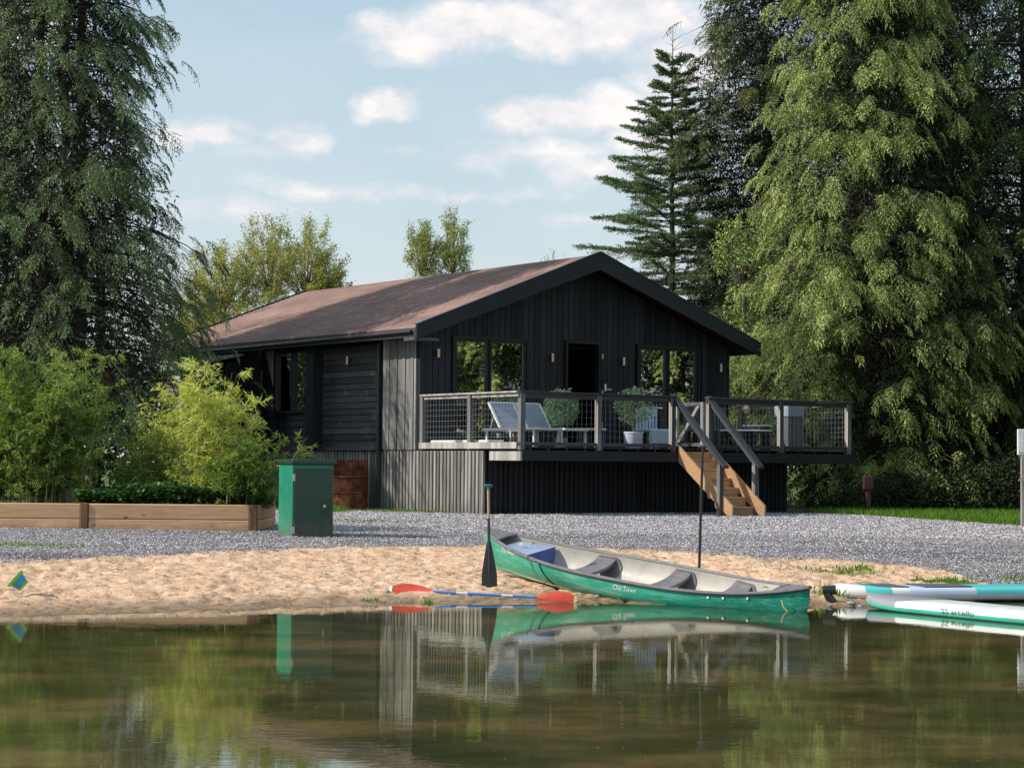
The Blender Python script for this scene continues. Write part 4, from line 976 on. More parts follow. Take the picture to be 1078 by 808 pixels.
conifer('cypress_tree', 'tall bright green cypress with drooping sprays right of the cabin', 8.45, 48.0, 18.5, [(.15, 2.5), (1.5, 3.0), (4.5, 3.25), (8, 2.55), (11, 1.95), (14, 1.5), (18.3, .2)],
        'lf_cypress', 'bark', 760, 156, 9, .44, .058, .012, rise=.26, droop=.34, down=1.0, frond_curl=.55, inner=.12, trunks=((0, 0, 1), (.5, .3, .9)), seed=3, tb=.03)
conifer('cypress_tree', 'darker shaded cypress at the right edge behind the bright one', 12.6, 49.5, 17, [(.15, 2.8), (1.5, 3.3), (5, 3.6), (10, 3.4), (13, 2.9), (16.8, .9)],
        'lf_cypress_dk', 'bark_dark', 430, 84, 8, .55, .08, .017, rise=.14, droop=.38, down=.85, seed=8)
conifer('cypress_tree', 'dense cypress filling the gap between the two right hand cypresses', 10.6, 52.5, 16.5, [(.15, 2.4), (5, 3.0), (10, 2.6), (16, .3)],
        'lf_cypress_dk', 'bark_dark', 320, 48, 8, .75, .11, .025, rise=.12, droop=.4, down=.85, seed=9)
conifer('cedar_tree', 'dark drooping cedar with several bare trunks behind the left bamboo', -9.3, 43.0, 17, [(1.8, 1.4), (2.6, 2.7), (4.6, 3.05), (7.0, 2.5), (9, 2.15), (11.5, 1.7), (14, 1.0), (16.8, .1)],
        'lf_cedar', 'bark_dark', 560, 120, 8, .38, .056, .0115, rise=.2, droop=.5, down=.95, trunks=((0, 0, 1), (-.35, .3, .95), (-.75, -.1, .9)), seed=4, inner=.3, core=950, coref=.78)
conifer('cedar_tree', 'second dark cedar crossing the left edge of the view', -12.6, 45.5, 17, [(1.6, 1.4), (3, 2.4), (6, 2.6), (10, 2.0), (13, 1.2), (16.8, .1)],
        'lf_cedar', 'bark_dark', 340, 60, 9, .55, .075, .014, rise=.2, droop=.5, down=.95, seed=14, inner=.3, core=1300, coref=.8)
conifer('spruce_tree', 'brownish green spruce behind the cabin gable, left of the bright cypress', 7.2, 57.5, 20.5, [(1.5, 2.2), (6, 2.4), (11, 2.3), (14, 2.1), (17, 1.5), (20.3, .2)],
        'lf_spruce', 'bark_dark', 460, 96, 8, .45, .065, .0145, rise=.2, droop=.4, down=.75, seed=21, inner=.3)
conifer('cypress_tree', 'cypress beyond the right edge, mirrored in the cabin windows', 15.5, 37.5, 14, [(.3, 2.6), (4, 3.0), (9, 2.0), (13.8, .2)],
        'lf_cypress', 'bark', 220, 48, 8, .75, .12, .035, rise=.15, droop=.4, down=.85, seed=31, group='conifers beyond the right edge')
conifer('cypress_tree', 'cypress beyond the right edge, mirrored in the cabin windows', 15.2, 42.3, 14, [(.3, 2.6), (4, 3.0), (9, 2.0), (13.8, .2)],
        'lf_cypress', 'bark', 220, 48, 8, .75, .12, .035, rise=.15, droop=.4, down=.85, seed=35, group='conifers beyond the right edge')
conifer('cypress_tree', 'cypress beyond the right edge, mirrored in the cabin windows', 19.5, 33.0, 14, [(.3, 2.6), (4, 3.4), (9, 2.2), (13.8, .2)],
        'lf_cypress', 'bark', 220, 48, 8, .75, .12, .035, rise=.15, droop=.4, down=.85, seed=33, group='conifers beyond the right edge')
# the young fir: whorls of near-horizontal boughs, bare leader at the top
def fir(x, y, H):
    z0 = gz(x, y)-.1; t = empty('fir_tree', (x, y, z0), 0, 'young blue green fir with pointed bare leader rising behind the cabin ridge', 'tree')
    mb = MB(); mb.tube([(0, 0, 0), (.03, 0, H*.4), (-.02, 0, H*.8), (0, 0, H)], [.16, .10, .035, .008], 'bark', 8); mb.build('trunk', t, smooth=True)
    A, B, ra, rb = [], [], [], []; FP, FD, FL = [], [], []
    z = 1.6; 
    while z < H-.25:
        q = (H-z); R = min(.22+q*.36, 2.6); nb = 7 if q > 1.5 else 5
        off = random.uniform(0, 6.28)
        for k in range(nb):
            a = off+k*6.283/nb+random.uniform(-.2, .2); r_ = R*random.uniform(.5, 1.14); up_ = random.uniform(.40, .65) if q < 1.6 else random.uniform(.12, .42) if q < 5 else random.uniform(-.02, .30)
            o = Vector((math.cos(a), math.sin(a), 0)); p0 = Vector((0, 0, z+random.uniform(-.16, .16))); pts = [p0+o*r_*s+Vector((0, 0, r_*(up_*s-.22*s*s+.12*s**3))) for s in (0, .33, .66, 1)]
            for i in range(3): A.append(pts[i]); B.append(pts[i+1]); ra.append(.022*(1-.28*i)*min(1, q/5+.3)); rb.append(.022*(1-.28*(i+1))*min(1, q/5+.3))
            if q < .9: 
                continue
            side = Vector((-o.y, o.x, 0)); m_ = int(5+r_*7)
            for i in range(m_):
                s = .18+.82*(i+.5)/m_; c_ = p0+o*r_*s+Vector((0, 0, r_*(up_*s-.22*s*s+.12*s**3)))
                for sg in (-1, 1):
                    bl = r_*(.42*(1.12-s))+.10
                    d = (o*.75+side*sg*.8+Vector((0, 0, random.uniform(-.25, .12)))).normalized()
                    A.append(c_); B.append(c_+d*bl); ra.append(.006); rb.append(.002); FP.append(c_); FD.append(d); FL.append(bl)
            for i in range(int(r_*9)+2):
                s = random.uniform(.1, 1); c_ = p0+o*r_*s+Vector((0, 0, r_*(up_*s-.22*s*s+.12*s**3))); FP.append(c_); FD.append(o); FL.append(.22)
        z += random.uniform(.30, .40) if q > 2 else .33
    V, F = prisms('x', np.array(A), np.array(B), np.array(ra), np.array(rb), 'bark'); mesh_np('limbs', V, F, 'bark', parent=t, tint=np.full(len(V), .5))
    P = np.array(FP); D = np.array(FD); L = np.array(FL); nj = 21; n = len(P)
    s = (np.arange(nj)+.5)/nj; pos = P[:, None]+D[:, None]*(L[:, None]*s[None])[..., None]
    ax = unit(D[:, None]*.55+rng.normal(0, .55, (n, nj, 3))+np.array([0, 0, .25])); Aa = ax*rng.uniform(.055, .10, (n, nj, 1)); Wv = unit(np.cross(ax, rng.normal(0, 1, (n, nj, 3))))*.013
    V, F = leaves(pos.reshape(-1, 3), Aa.reshape(-1, 3), Wv.reshape(-1, 3))
    tn = np.clip(np.repeat(rng.uniform(.2, .6, n), nj)+rng.uniform(-.15, .35, n*nj), 0, 1)
    mesh_np('crown', V, F, 'lf_fir', tint=np.repeat(tn, 4), parent=t)
fir(4.55, 57.5, 13.6)
def broadleaf(name, label, x, y, lobes, zb, mat, n, ll, nb=26, seed=1, cat='tree', dens=.42, bark='twig'):
    """lobes: (dx, dy, z, rx, rz)"""
    z0 = gz(x, y)-.1; t = empty(name, (x, y, z0), 0, label, cat)
    mb = MB()
    for (dx, dy, z, rx, rz) in lobes[:4]:
        mb.tube([(dx*.15, dy*.15, 0), (dx*.4, dy*.4, zb*.8), (dx, dy, z)], [.12, .08, .03], bark, 7)
    mb.build('trunk', t, smooth=True)
    A, B, ra, rb = [], [], [], []; LPs = []
    for (dx, dy, z, rx, rz) in lobes:
        c = Vector((dx, dy, z-rz*.5))
        for k in range(nb):
            d = Vector((random.gauss(0, .55), random.gauss(0, .55), random.uniform(.2, 1))).normalized(); ln = random.uniform(.6, 1.15)
            e = c+Vector((d.x*rx*ln*1.15, d.y*rx*ln*1.15, d.z*rz*1.45*ln)); m_ = (c+e)/2+Vector((random.gauss(0, .1), random.gauss(0, .1), random.gauss(0, .1)))
            A += [c, m_]; B += [m_, e]; ra += [.022, .012]; rb += [.012, .003]
            for q in range(5):
                s = random.uniform(.35, 1); p = m_.lerp(e, s); d2 = (d+Vector((random.gauss(0, .6), random.gauss(0, .6), random.gauss(.1, .5)))).normalized(); l2 = random.uniform(.25, .6)*rx*.6
                A.append(p); B.append(p+d2*l2); ra.append(.007); rb.append(.002); LPs.append((p, p+d2*l2))
            LPs.append((m_, e)); LPs.append((m_, e))
    V, F = prisms('x', np.array(A), np.array(B), np.array(ra), np.array(rb), bark); mesh_np('branches', V, F, bark, parent=t, tint=np.full(len(V), .5))
    if n:
        P0 = np.array([p for p, q in LPs]); P1 = np.array([q for p, q in LPs]); i = rng.integers(0, len(P0), n); s = rng.random((n, 1))
        P = P0[i]*(1-s)+P1[i]*s+rng.normal(0, .07, (n, 3)); A = unit(rng.normal(0, 1, (n, 3))+np.array([0, 0, -.5]))*ll*rng.uniform(.6, 1.3, (n, 1)); Wv = unit(np.cross(A, rng.normal(0, 1, (n, 3))))*ll*.25
        V, F = leaves(P, A, Wv); tb = rng.uniform(-.25, .25, len(P0))[i]
        mesh_np('crown', V, F, mat, tint=np.repeat(np.clip(tb+rng.uniform(.2, .8, n), 0, 1), 4), parent=t)
broadleaf('willow_tree', 'wide yellowing willow behind the rear of the cabin roof', -9.3, 75, [(2.5, .3, 6.9, .9, 1.9), (-1.6, 0, 7.4, 1.5, 2.1), (.2, .5, 8.2, 1.6, 2.0), (1.6, 0, 8.0, 1.3, 2.2), (-.4, -.5, 6.2, 1.9, 2.1), (2.2, 0, 6.2, 1.0, 1.9), (-2.4, 0, 5.8, 1.1, 2)], 4, 'lf_willow', 72000, .085, 64, 3)
broadleaf('birch_tree', 'slender half bare birch just behind the middle of the roof ridge', -2.7, 75, [(-.6, 0, 8.7, .75, 1.6), (.45, 0, 8.9, .7, 1.6), (0, 0, 7.4, 1.2, 1.5)], 4, 'lf_birch', 16000, .075, 48, 5)
broadleaf('bare_tree', 'bare twiggy sapling poking above the ridge between birch and gable', -.8, 76, [(.0, 0, 7.6, .6, 1.1), (.8, 0, 7.3, .5, .9)], 3, 'lf_birch', 350, .06, 16, 6)
broadleaf('bare_tree', 'faint bare treetop just above the ridge next to the gable apex', 1.6, 77, [(.0, 0, 8.2, .9, 1.0), (.9, 0, 8.0, .6, .8)], 3, 'lf_birch', 700, .06, 14, 7)
broadleaf('bare_tree', 'low thin treetop above the roof between willow and birch', -5.5, 76, [(.0, 0, 6.8, .8, 1.0), (-.9, 0, 6.6, .8, .9), (1.0, 0, 6.6, .6, .8)], 3, 'lf_birch', 3600, .06, 22, 8)
broadleaf('broadleaf_tree', 'pale leafed broadleaf growing against the left flank of the bright cypress', 5.9, 50.5, [(-.1, 0, 6.2, .85, 1.4), (.3, 0, 4.6, .9, 1.4), (.0, 0, 3.0, .8, 1.3)], 3, 'lf_cypress', 9000, .085, 30, 9)

# dense woodland behind, one mass per side
def wood_mass(name, label, n, x0, x1, y0, y1, hfun, seed, ll=.2, mat='lf_wood'):
    x = rng.uniform(x0, x1, n); y = rng.uniform(y0, y1, n); top = hfun(x)*(.55+.8*fbm(x*.7, y*.7, seed, 4)); z = rng.random(n)**.8*top
    A = unit(rng.normal(0, 1, (n, 3)))*ll*rng.uniform(.5, 1.4, (n, 1)); Wv = unit(np.cross(A, rng.normal(0, 1, (n, 3))))*ll*.28
    V, F = leaves(np.stack([x, y, z+ground(x, y)], 1), A, Wv); o = mesh_np(name, V, F, mat, tint=np.repeat(rng.random(n), 4)); tag(o, label, 'undergrowth', kind='stuff')
wood_mass('undergrowth', 'dark undergrowth in the woodland behind the left cedars and cabin', 60000, -34, 4, 50, 57, lambda x: np.interp(x, [-34, -12, -6.5, -4, 4], [7, 4.6, 3.3, 2.6, 2.6]), 3, .21)
wood_mass('undergrowth', 'dark undergrowth beneath and behind the right hand conifers', 46000, 7.4, 34, 52.5, 57, lambda x: np.interp(x, [5, 10, 34], [3.0, 5.5, 8]), 5, .22)
wood_mass('undergrowth', 'low shaded leaves under the bright cypress beside the deck', 26000, 6.9, 15, 44.4, 47.6, lambda x: np.interp(x, [6.9, 8, 15], [.2, .9, 1.5]), 9, .085, 'lf_wood')
for i, (x, y, r_, h) in enumerate([(-11.5, 51, .13, 9), (-10.9, 53, .10, 8), (-10.2, 49, .09, 7), (-12.6, 55, .12, 8), (-13.8, 52, .14, 9)]):
    t = empty('woodland_tree', (x, y, gz(x, y)-.1), 0, 'thin dark woodland trunk standing behind the left cedars', 'tree', 'dark trunks behind the left cedars')
    mb = MB(); mb.tube([(0, 0, 0), (.1, 0, h*.5), (.05, 0, h)], [r_, r_*.8, r_*.4], 'bark_dark', 8); mb.build('trunk', t)

# ------------------------------------------------------------------ planter with bamboo
PZ = .50
pl = empty('raised_planter', (-3.86, 30.5, PZ), 0, 'long raised planter of stacked timber sleepers along the gravel', 'planter')
def sleeper(x0, x1, y0, y1, z0, z1, mat='sleeper'):
    mb = MB(); mb.box(x0, x1, y0, y1, z0, z1, mat, bev=.012); mb.build('sleeper', pl)
for k in range(2):
    z0, z1 = -.06+k*.232, .168+k*.232
    sleeper(-.105, .0, -.0, .12, z0, z1, 'sleeper_dark') if False else None
    sleeper(-2.535, -.10, 0, .12, z0, z1); sleeper(-5.9, -2.655, .0, .12, z0, z1); sleeper(-9.0, -5.905, .0, .12, z0, z1)
mb = MB(); mb.box(-2.65, -2.54, -.02, .13, -.06, .41, 'sleeper_dark', bev=.01); mb.build('end_post', pl)
mb = MB(); mb.box(-.098, .02, -.02, .12, -.06, .40, 'sleeper_dark', bev=.01); mb.build('end_post', pl)
for k in range(2):
    mb = MB(); mb.box(-.09, .03, .125, 2.3, -.06+k*.232, .165+k*.232, 'sleeper', bev=.012); mb.build('sleeper', pl)
mb = MB(); mb.box(-9, -.1, .13, 2.3, -.05, .33, 'bark_dark'); mb.build('soil', pl)
def bamboo(label, x, y, hmax, spread, n_culm, n_leaf, mat, lean=0.0, seed=1, ll=.115, cat='bamboo', low=.12):
    n_leaf = int(n_leaf*1.4)
    z0 = PZ+.32; t = empty('bamboo', (x, y, z0), 0, label, cat)
    A, B, ra, rb, LPs = [], [], [], [], []
    for k in range(n_culm):
        bx, by = random.gauss(0, spread*.33), random.gauss(0, .25); h = hmax*random.uniform(.35, 1.0)**.8; tx = bx*1.7+lean*h*.35+random.gauss(0, .10*h); ty = by+random.gauss(0, .1*h)
        pts = [Vector((bx+(tx-bx)*s**1.6, by+(ty-by)*s**1.6, h*s-.04*h*s**3)) for s in (0, .2, .4, .6, .8, 1)]
        for i in range(5):
            A.append(pts[i]); B.append(pts[i+1]); ra.append(.009*(1-.17*i)); rb.append(.009*(1-.17*(i+1)))
        for q in range(int(9+h*9)):
            s = random.uniform(low, 1); i = min(4, int(s*5)); f = s*5-i; p = pts[i].lerp(pts[i+1], f); a = random.uniform(0, 6.28); l = random.uniform(.12, .42)*(1.15-.45*s)
            e = p+Vector((math.cos(a)*l, math.sin(a)*l*.9, random.uniform(.02, .3)*l*2)); A.append(p); B.append(e); ra.append(.0035); rb.append(.0015); LPs.append((p, e))
    V, F = prisms('x', np.array(A), np.array(B), np.array(ra), np.array(rb), 'culm'); mesh_np('culms', V, F, 'culm', parent=t, tint=np.full(len(V), .5))
    P0 = np.array([p for p, q in LPs]); P1 = np.array([q for p, q in LPs]); i = rng.integers(0, len(P0), n_leaf); s = rng.random((n_leaf, 1))**.6; i = np.where(rng.random(n_leaf) < .35*(P0[i, 2]/hmax), rng.integers(0, len(P0), n_leaf), i)
    P = P0[i]*(1-s)+P1[i]*s; D = unit(P1[i]-P0[i]); A = unit(D*.6+rng.normal(0, .5, (n_leaf, 3))+np.array([0, 0, -.35]))*ll*rng.uniform(.6, 1.25, (n_leaf, 1)); Wv = unit(np.cross(A, rng.normal(0, 1, (n_leaf, 3))))*ll*.085
    V, F = leaves(P, A, Wv); hz = P[:, 2]/hmax
    mesh_np('leaves', V, F, mat, tint=np.repeat(np.clip(hz*.35+rng.uniform(.0, .7, n_leaf), 0, 1), 4), parent=t)
bamboo('dense green bamboo clump crossing the left edge of the planter', -8.0, 31.7, 2.5, 1.1, 34, 16000, 'lf_bamboo', seed=1)
bamboo('green bamboo clump with tan tips, tallest in the left half of the planter', -7.2, 31.5, 2.65, .8, 30, 13000, 'lf_bamboo', seed=2)
bamboo('thin shaded bamboo in the middle of the planter', -5.85, 31.9, 1.6, .5, 12, 2200, 'lf_bamboo', seed=3)
bamboo('pale yellow bamboo clump behind the brightest one in the right half of the planter', -5.3, 32.1, 2.2, .6, 14, 3800, 'lf_bamboo_y', seed=4)
bamboo('bright yellow green bamboo clump leaning over the planter end by the cabinet', -4.8, 31.4, 2.5, .55, 20, 7000, 'lf_bamboo_y', lean=.06, seed=5)
bamboo('low leafy bamboo at the foot of the bright clump, nearest the green cabinet', -4.15, 31.0, 1.25, .55, 18, 5000, 'lf_bamboo', lean=.25, seed=6)
bamboo('sparse yellow bamboo shoots leaning right above the green cabinet', -4.15, 31.2, 2.0, .35, 6, 1100, 'lf_bamboo_y', lean=.22, seed=7, low=.35)
n = 15000; x = rng.uniform(-6.65, -3.75, n); y = rng.uniform(30.65, 32.4, n); top = .12+.26*fbm(x*2.6, y*2.6, 5, 3)+.1*(x > -5.9); z = PZ+.33+top*rng.random(n)**.5
A = unit(rng.normal(0, 1, (n, 3))*np.array([1, 1, .4])+np.array([0, 0, -.15]))*.085*rng.uniform(.5, 1.2, (n, 1)); Wv = unit(np.cross(A, rng.normal(0, .4, (n, 3))+np.array([0, 0, 1])))*.03
V, F = leaves(np.stack([x, y, z], 1), A, Wv); o = mesh_np('nettles', V, F, 'lf_nettle', tint=np.repeat(rng.random(n), 4)); tag(o, 'low dark broad leaved plants covering the planter soil beneath the bamboo', 'ground cover', kind='stuff')

# ------------------------------------------------------------------ green steel cabinet
gc = empty('steel_cabinet', (-3.16, 29.1, .42), R_(25), 'dark green steel utility cabinet standing on the gravel at the planter end', 'cabinet')
mb = MB(); mb.box(0, .63, .0, .62, 0, 1.10, 'box_side', bev=.008); mb.build('cabinet_body', gc)
mb = MB(); mb.box(.02, .61, -.03, -.002, .03, 1.035, 'box_green', bev=.006); dr_ = mb.build('door', gc)
mb = MB(); mb.tube([(.475, -.032, .50), (.475, -.055, .50)], .022, 'copper', 12); mb.build('handle', dr_)
for zz in (.10, .86):
    mb = MB(); mb.box(-.012, .03, -.045, -.031, zz, zz+.10, 'steel', bev=.003); mb.build('hinge', dr_)
mb = MB(); mb.box(-.03, .66, -.06, .65, 1.103, 1.17, 'box_green', bev=.01); mb.build('lid', gc)

# ------------------------------------------------------------------ rusty drum by the skirt
rd = hroot('rusty_drum', 'rusty brown steel drum cut open at the top against the cabin skirt', 'drum', -.62, 5.25)
mb = MB(); r = .39
prof = [(r, 0), (r, .33), (r+.03, .345), (r+.03, .365), (r, .38), (r, .66), (r+.035, .675), (r+.035, .70), (r, .71)]
mb.lathe(prof, 'rust', 36); mb.lathe([(r-.012, .02), (r-.012, .71)], 'rust', 36); mb.lathe([(.001, .3), (r-.013, .3)], 'rust', 24); mb.build('drum_body', rd, smooth=True)
mb = MB(); mb.lathe([(r, .711), (r, 1.04), (r-.012, 1.04), (r-.012, .711)], 'rust', 24, arc=(R_(-20), R_(165))); mb.build('cut_shell', rd, smooth=True)
# ------------------------------------------------------------------ canoe
LC = 4.85
cmid = Vector((1.465, 23.35, -.02))
ex = Vector((3.53, -3.30, 0)).normalized(); slope_c = .104
ex = Vector((ex.x, ex.y, -slope_c)).normalized(); ey = Vector((0, 0, 1)).cross(ex).normalized(); ez = ex.cross(ey)
CM = Matrix((ex, ey, ez)).transposed().to_4x4() @ Matrix.Rotation(R_(10), 4, 'X'); CM.translation = cmid
cn = empty('canoe', (0, 0, 0), 0, 'green open canoe with grey gunwales beached nose up on the sand', 'canoe'); cn.matrix_world = CM
def zg_(q): return .36+.175*abs(q)**3.2
def kz_(q):
    a = abs(q); return .045*a**4+(max(0, a-.90)/.10)**2.2*.34
def bw_(q): return .455*max(0.0, (1-abs(q)**2.25))**.88+.004
def prof_(q, tau):
    a = abs(q); k = 3.4*(1-a)+1.15*a; return (1-(1-tau)**k)**.5*(1-.045*tau**4*(1-a))
def hull_y(x, z):
    q = max(-1, min(1, 2*x/LC)); tau = max(0, min(1, (z-kz_(q))/(zg_(q)-kz_(q)))); return bw_(q)*prof_(q, tau)
NQ, NT = 72, 14
qs = [math.sin(math.pi/2*(-1+2*i/NQ)) for i in range(NQ+1)]; qs = [.5*a+.5*(-1+2*i/NQ) for i, a in enumerate(qs)]
def shell(inset, mat, name, inner=False):
    vs, fs = [], []; CMi = CM.inverted()
    for q in qs:
        q2 = q*(1-inset*.5)
        for j in range(-NT, NT+1):
            tau = abs(j)/NT; tau = tau**1.5
            z = kz_(q2)+(zg_(q2)-kz_(q2))*tau; yy_ = max(0, bw_(q2)-inset)*prof_(q2, tau)*(1 if j > 0 else -1)
            p = Vector((q2*LC/2, yy_, z+(inset if tau < .9 else 0)*(1-tau)))
            if inner:
                wp = CM @ p; lo = max(.035, float(base_h(np.array([wp.x]), np.array([wp.y]))[0])+.05)
                if wp.z < lo and tau < .97: wp.z = lo; p = CMi @ wp
            vs.append(p)
    n = 2*NT+1
    for i in range(NQ):
        for j in range(n-1): fs.append([i*n+j, (i+1)*n+j, (i+1)*n+j+1, i*n+j+1])
    mb = MB(); mb.add(vs, fs, mat, .5); return mb.build(name, cn, smooth=True)
shell(0, 'hull', 'hull'); shell(.018, 'canoe_in', 'liner', True)
for sg, nm in ((-1, 'a'), (1, 'b')):
    mb = MB(); pts = [(q*LC/2, sg*(bw_(q)+.004), zg_(q)+.004) for q in qs]; mb.tube(pts, .021, 'canoe_grey', 8); mb.build('gunwale', cn, smooth=True)
    mb = MB(); pts = [(q*LC/2, sg*(hull_y(q*LC/2, kz_(q)+.085)+.002), kz_(q)+.085) for q in qs[8:-8]]; mb.tube(pts, .007, 'hull', 6); mb.build('chine_strake', cn, smooth=True)
for e in (-1, 1):
    mb = MB(); vs, fs = [], []; m_ = 10
    for i in range(m_+1):
        q = e*(1-.155*i/m_)
        for j in range(7):
            s = -1+j/3; vs.append((q*LC/2, s*bw_(q)*.98, zg_(q)+.018+.012*(1-s*s)))
    for i in range(m_):
        for j in range(6): fs.append([i*7+j, (i+1)*7+j, (i+1)*7+j+1, i*7+j+1])
    mb.add(vs, fs, 'canoe_grey', .5); q = e*.845; mb.tube([(q*LC/2, -bw_(q)*.95, zg_(q)+.01), (q*LC/2, 0, zg_(q)+.025), (q*LC/2, bw_(q)*.95, zg_(q)+.01)], .018, 'canoe_grey', 8)
    mb.build('end_deck', cn, smooth=True)
def seat(x, wd):
    q = 2*x/LC; b = bw_(q)-.01; mb = MB(); vs, fs = [], []; ny_ = 18
    for i in range(5):
        xx = x-wd/2+wd*i/4
        for j in range(ny_+1):
            s = -1+2*j/ny_; z = zg_(q)-.03-.085*(1-abs(s)**3.0)-.012*math.cos(math.pi*(i/4-.5))*(1-s*s)
            vs.append((xx, s*(bw_(2*xx/LC)-.012), z)); 
    n = ny_+1
    for i in range(4):
        for j in range(ny_): fs.append([i*n+j, (i+1)*n+j, (i+1)*n+j+1, i*n+j+1])
    top = len(vs); vs += [(a, b_, c-.035) for a, b_, c in vs]; fs += [[a+top for a in f][::-1] for f in list(fs)]
    for j in range(ny_):
        fs.append([j, j+1, top+j+1, top+j]); k0 = 4*n; fs.append([k0+j+1, k0+j, top+k0+j, top+k0+j+1])
    mb.add(vs, fs, 'canoe_grey', .5); st_ = mb.build('seat', cn, smooth=True)
    for sg in (-1, 1):                                      # moulded hanger panels hugging the inside of the hull
        mb = MB(); vs, fs = [], []
        for i in range(9):
            a = -1+i/4; 
            for j in range(7):
                t = j/6; wloc = wd*(.62+.25*math.sin(t*2.6)); xx = x+.03+a*wloc*.8; z = zg_(q)-.02-t*.24*(1-.10*a*a)
                vs.append((xx, sg*(hull_y(xx, z)-.03-.012*t), z))
        for i in range(8):
            for j in range(6): fs.append([i*7+j, (i+1)*7+j, (i+1)*7+j+1, i*7+j+1])
        mb.add(vs, fs, 'canoe_grey', .5); mb.build('seat_hanger', st_, smooth=True)
seat(-.78, .27); seat(.36, .25); seat(1.30, .27)
mb = MB(); q = -.74; z0 = zg_(q)-.02
b0, b1 = bw_(-.80)-.03, bw_(-.60)-.06
mb.add([(-1.98, -b0*.5, .26), (-1.98, b0*.5, .26), (-1.50, b1*.8, .17), (-1.50, -b1*.8, .17), (-1.98, -b0*.8, z0), (-1.98, b0*.8, z0), (-1.50, b1, z0-.03), (-1.50, -b1, z0-.03)],
       [(0, 1, 2, 3), (0, 4, 5, 1), (1, 5, 6, 2), (2, 6, 7, 3), (3, 7, 4, 0)], 'blue_foam'); mb.add([(-1.98, -b0*.8, z0+.002), (-1.98, b0*.8, z0+.002), (-1.50, b1, z0-.028), (-1.50, -b1, z0-.028)], [(0, 3, 2, 1)], 'blue_foam_top')
mb.build('buoyancy_box', cn)
mb = MB(); z0 = zg_(.78)-.05; b1 = bw_(.66)-.05; b0 = bw_(.84)-.02
mb.add([(1.66, -b1, z0-.05), (2.04, -b0, z0), (2.04, b0, z0), (1.66, b1, z0-.05), (1.66, -b1*.8, .18), (1.66, b1*.8, .18)], [(0, 1, 2, 3), (4, 0, 3, 5)], 'blue_foam_top'); mb.build('buoyancy_box', cn)
def hull_line(pts, r_, mat, name, seg=6):
    mb = MB(); mb.tube([(x, -(hull_y(x, z)+.006), z) for x, z in pts], r_, mat, seg); return mb.build(name, cn)
hull_line([(-1.18, .36), (-1.13, .27), (-1.06, .17), (-1.0, .11)], .010, 'black_metal', 'strap')
text_mesh('hull_lettering', 'Old Town', .085, 'lettering', None, cn, shear=.25, warp=lambda c: Vector((.20+c.x*.95, -(hull_y(.20+c.x*.95, .25+c.y)+.005), .25+c.y)))
text_mesh('hull_lettering', 'Discovery', .07, 'lettering', None, cn, shear=.3, warp=lambda c: Vector((-1.82+c.x, -(hull_y(-1.82+c.x, .355+c.y-.0)+.005), .355+c.y)))
for x in (1.32, 1.5, 1.78):
    mb = MB(); mb.lathe([(.001, .006), (.016, .004), (.016, 0)], 'lettering', 10, mtx=Matrix.Translation((x, -(hull_y(x, zg_(2*x/LC)-.05)+.002), zg_(2*x/LC)-.05)) @ Matrix.Rotation(R_(90), 4, 'X')); mb.build('rivet', cn)
mb = MB(); mb.tube([(2.17, -.16, .40), (2.20, -.17, .33), (2.27, -.155, .26), (2.345, -.10, .20), (2.37, -.05, .19)], .008, 'rope', 6); mb.build('rope_loop', cn)
for i, (x, y, on) in enumerate([(-1.78, -.05, 1), (-1.66, .06, 1), (1.78, .1, 1), (1.93, .05, 1), (1.9, -.02, 1)]):
    z = (zg_(-.74)+.0 if x < 0 else zg_(.78)-.03); mb = MB(); a = i*1.7; mb.add([(x+.05*math.cos(a), y+.05*math.sin(a), z+.01), (x+.02*math.cos(a+1.6), y+.02*math.sin(a+1.6), z+.03), (x-.04*math.cos(a), y-.04*math.sin(a), z+.008), (x-.02*math.cos(a+1.6), y-.02*math.sin(a+1.6), z+.004)], [(0, 1, 2, 3)], 'yellow_leaf')
    o = mb.build('fallen_leaf'); o.matrix_world = CM; tag(o, 'small yellow leaf lying on the %s inside the canoe' % ('blue box top' if x < 0 else 'pale stern panel'), 'leaf', 'yellow leaves in the canoe '+('bow' if x < 0 else 'stern'))

# ------------------------------------------------------------------ paddles
def blade_mesh(L, wmax, mat, thick=.012, tip=.9):
    mb = MB(); vs, fs = [], []; n = 14
    for i in range(n+1):
        s = i/n; w_ = wmax*min(1, (.16+1.15*s**.85)) if s < .7 else wmax*(1-(.0 if s < .93 else (s-.93)/.07*.18)); w_ = max(w_, .02)
        for (a, b) in ((-1, 0), (-.4, 1), (.4, 1), (1, 0), (.4, -1), (-.4, -1)): vs.append((a*w_/2, b*thick*(1-.6*s)*.5, -s*L))
    for i in range(n):
        for k in range(6): fs.append([i*6+k, i*6+(k+1) % 6, (i+1)*6+(k+1) % 6, (i+1)*6+k])
    fs.append([n*6+k for k in range(6)]); fs.append([k for k in range(6)][::-1]); mb.add(vs, fs, mat, .5); return mb
pd = empty('paddle', (-.245, 23.86, .06), 0, 'dark grey bladed paddle stuck upright in the sand by the canoe bow', 'paddle'); pd.rotation_euler = (0, R_(-1.2), R_(8))
mb = blade_mesh(.60, .185, 'dark_blade'); o = mb.build('blade', pd, loc=(0, 0, .60), smooth=True)
mb = MB(); mb.tube([(0, 0, .15), (0, 0, .62), (0, 0, .85)], [.012, .017, .016], 'dark_blade', 10); mb.tube([(0, 0, .851), (0, 0, 1.21)], .0155, 'ash', 10); mb.build('shaft', pd, smooth=True)
mb = MB(); mb.tube([(-.052, 0, 1.225), (-.03, 0, 1.235), (.03, 0, 1.235), (.052, 0, 1.225)], [.012, .018, .018, .012], 'green_grip', 10); mb.tube([(0, 0, 1.19), (0, 0, 1.235)], .02, 'green_grip', 10); mb.build('grip', pd, smooth=True)
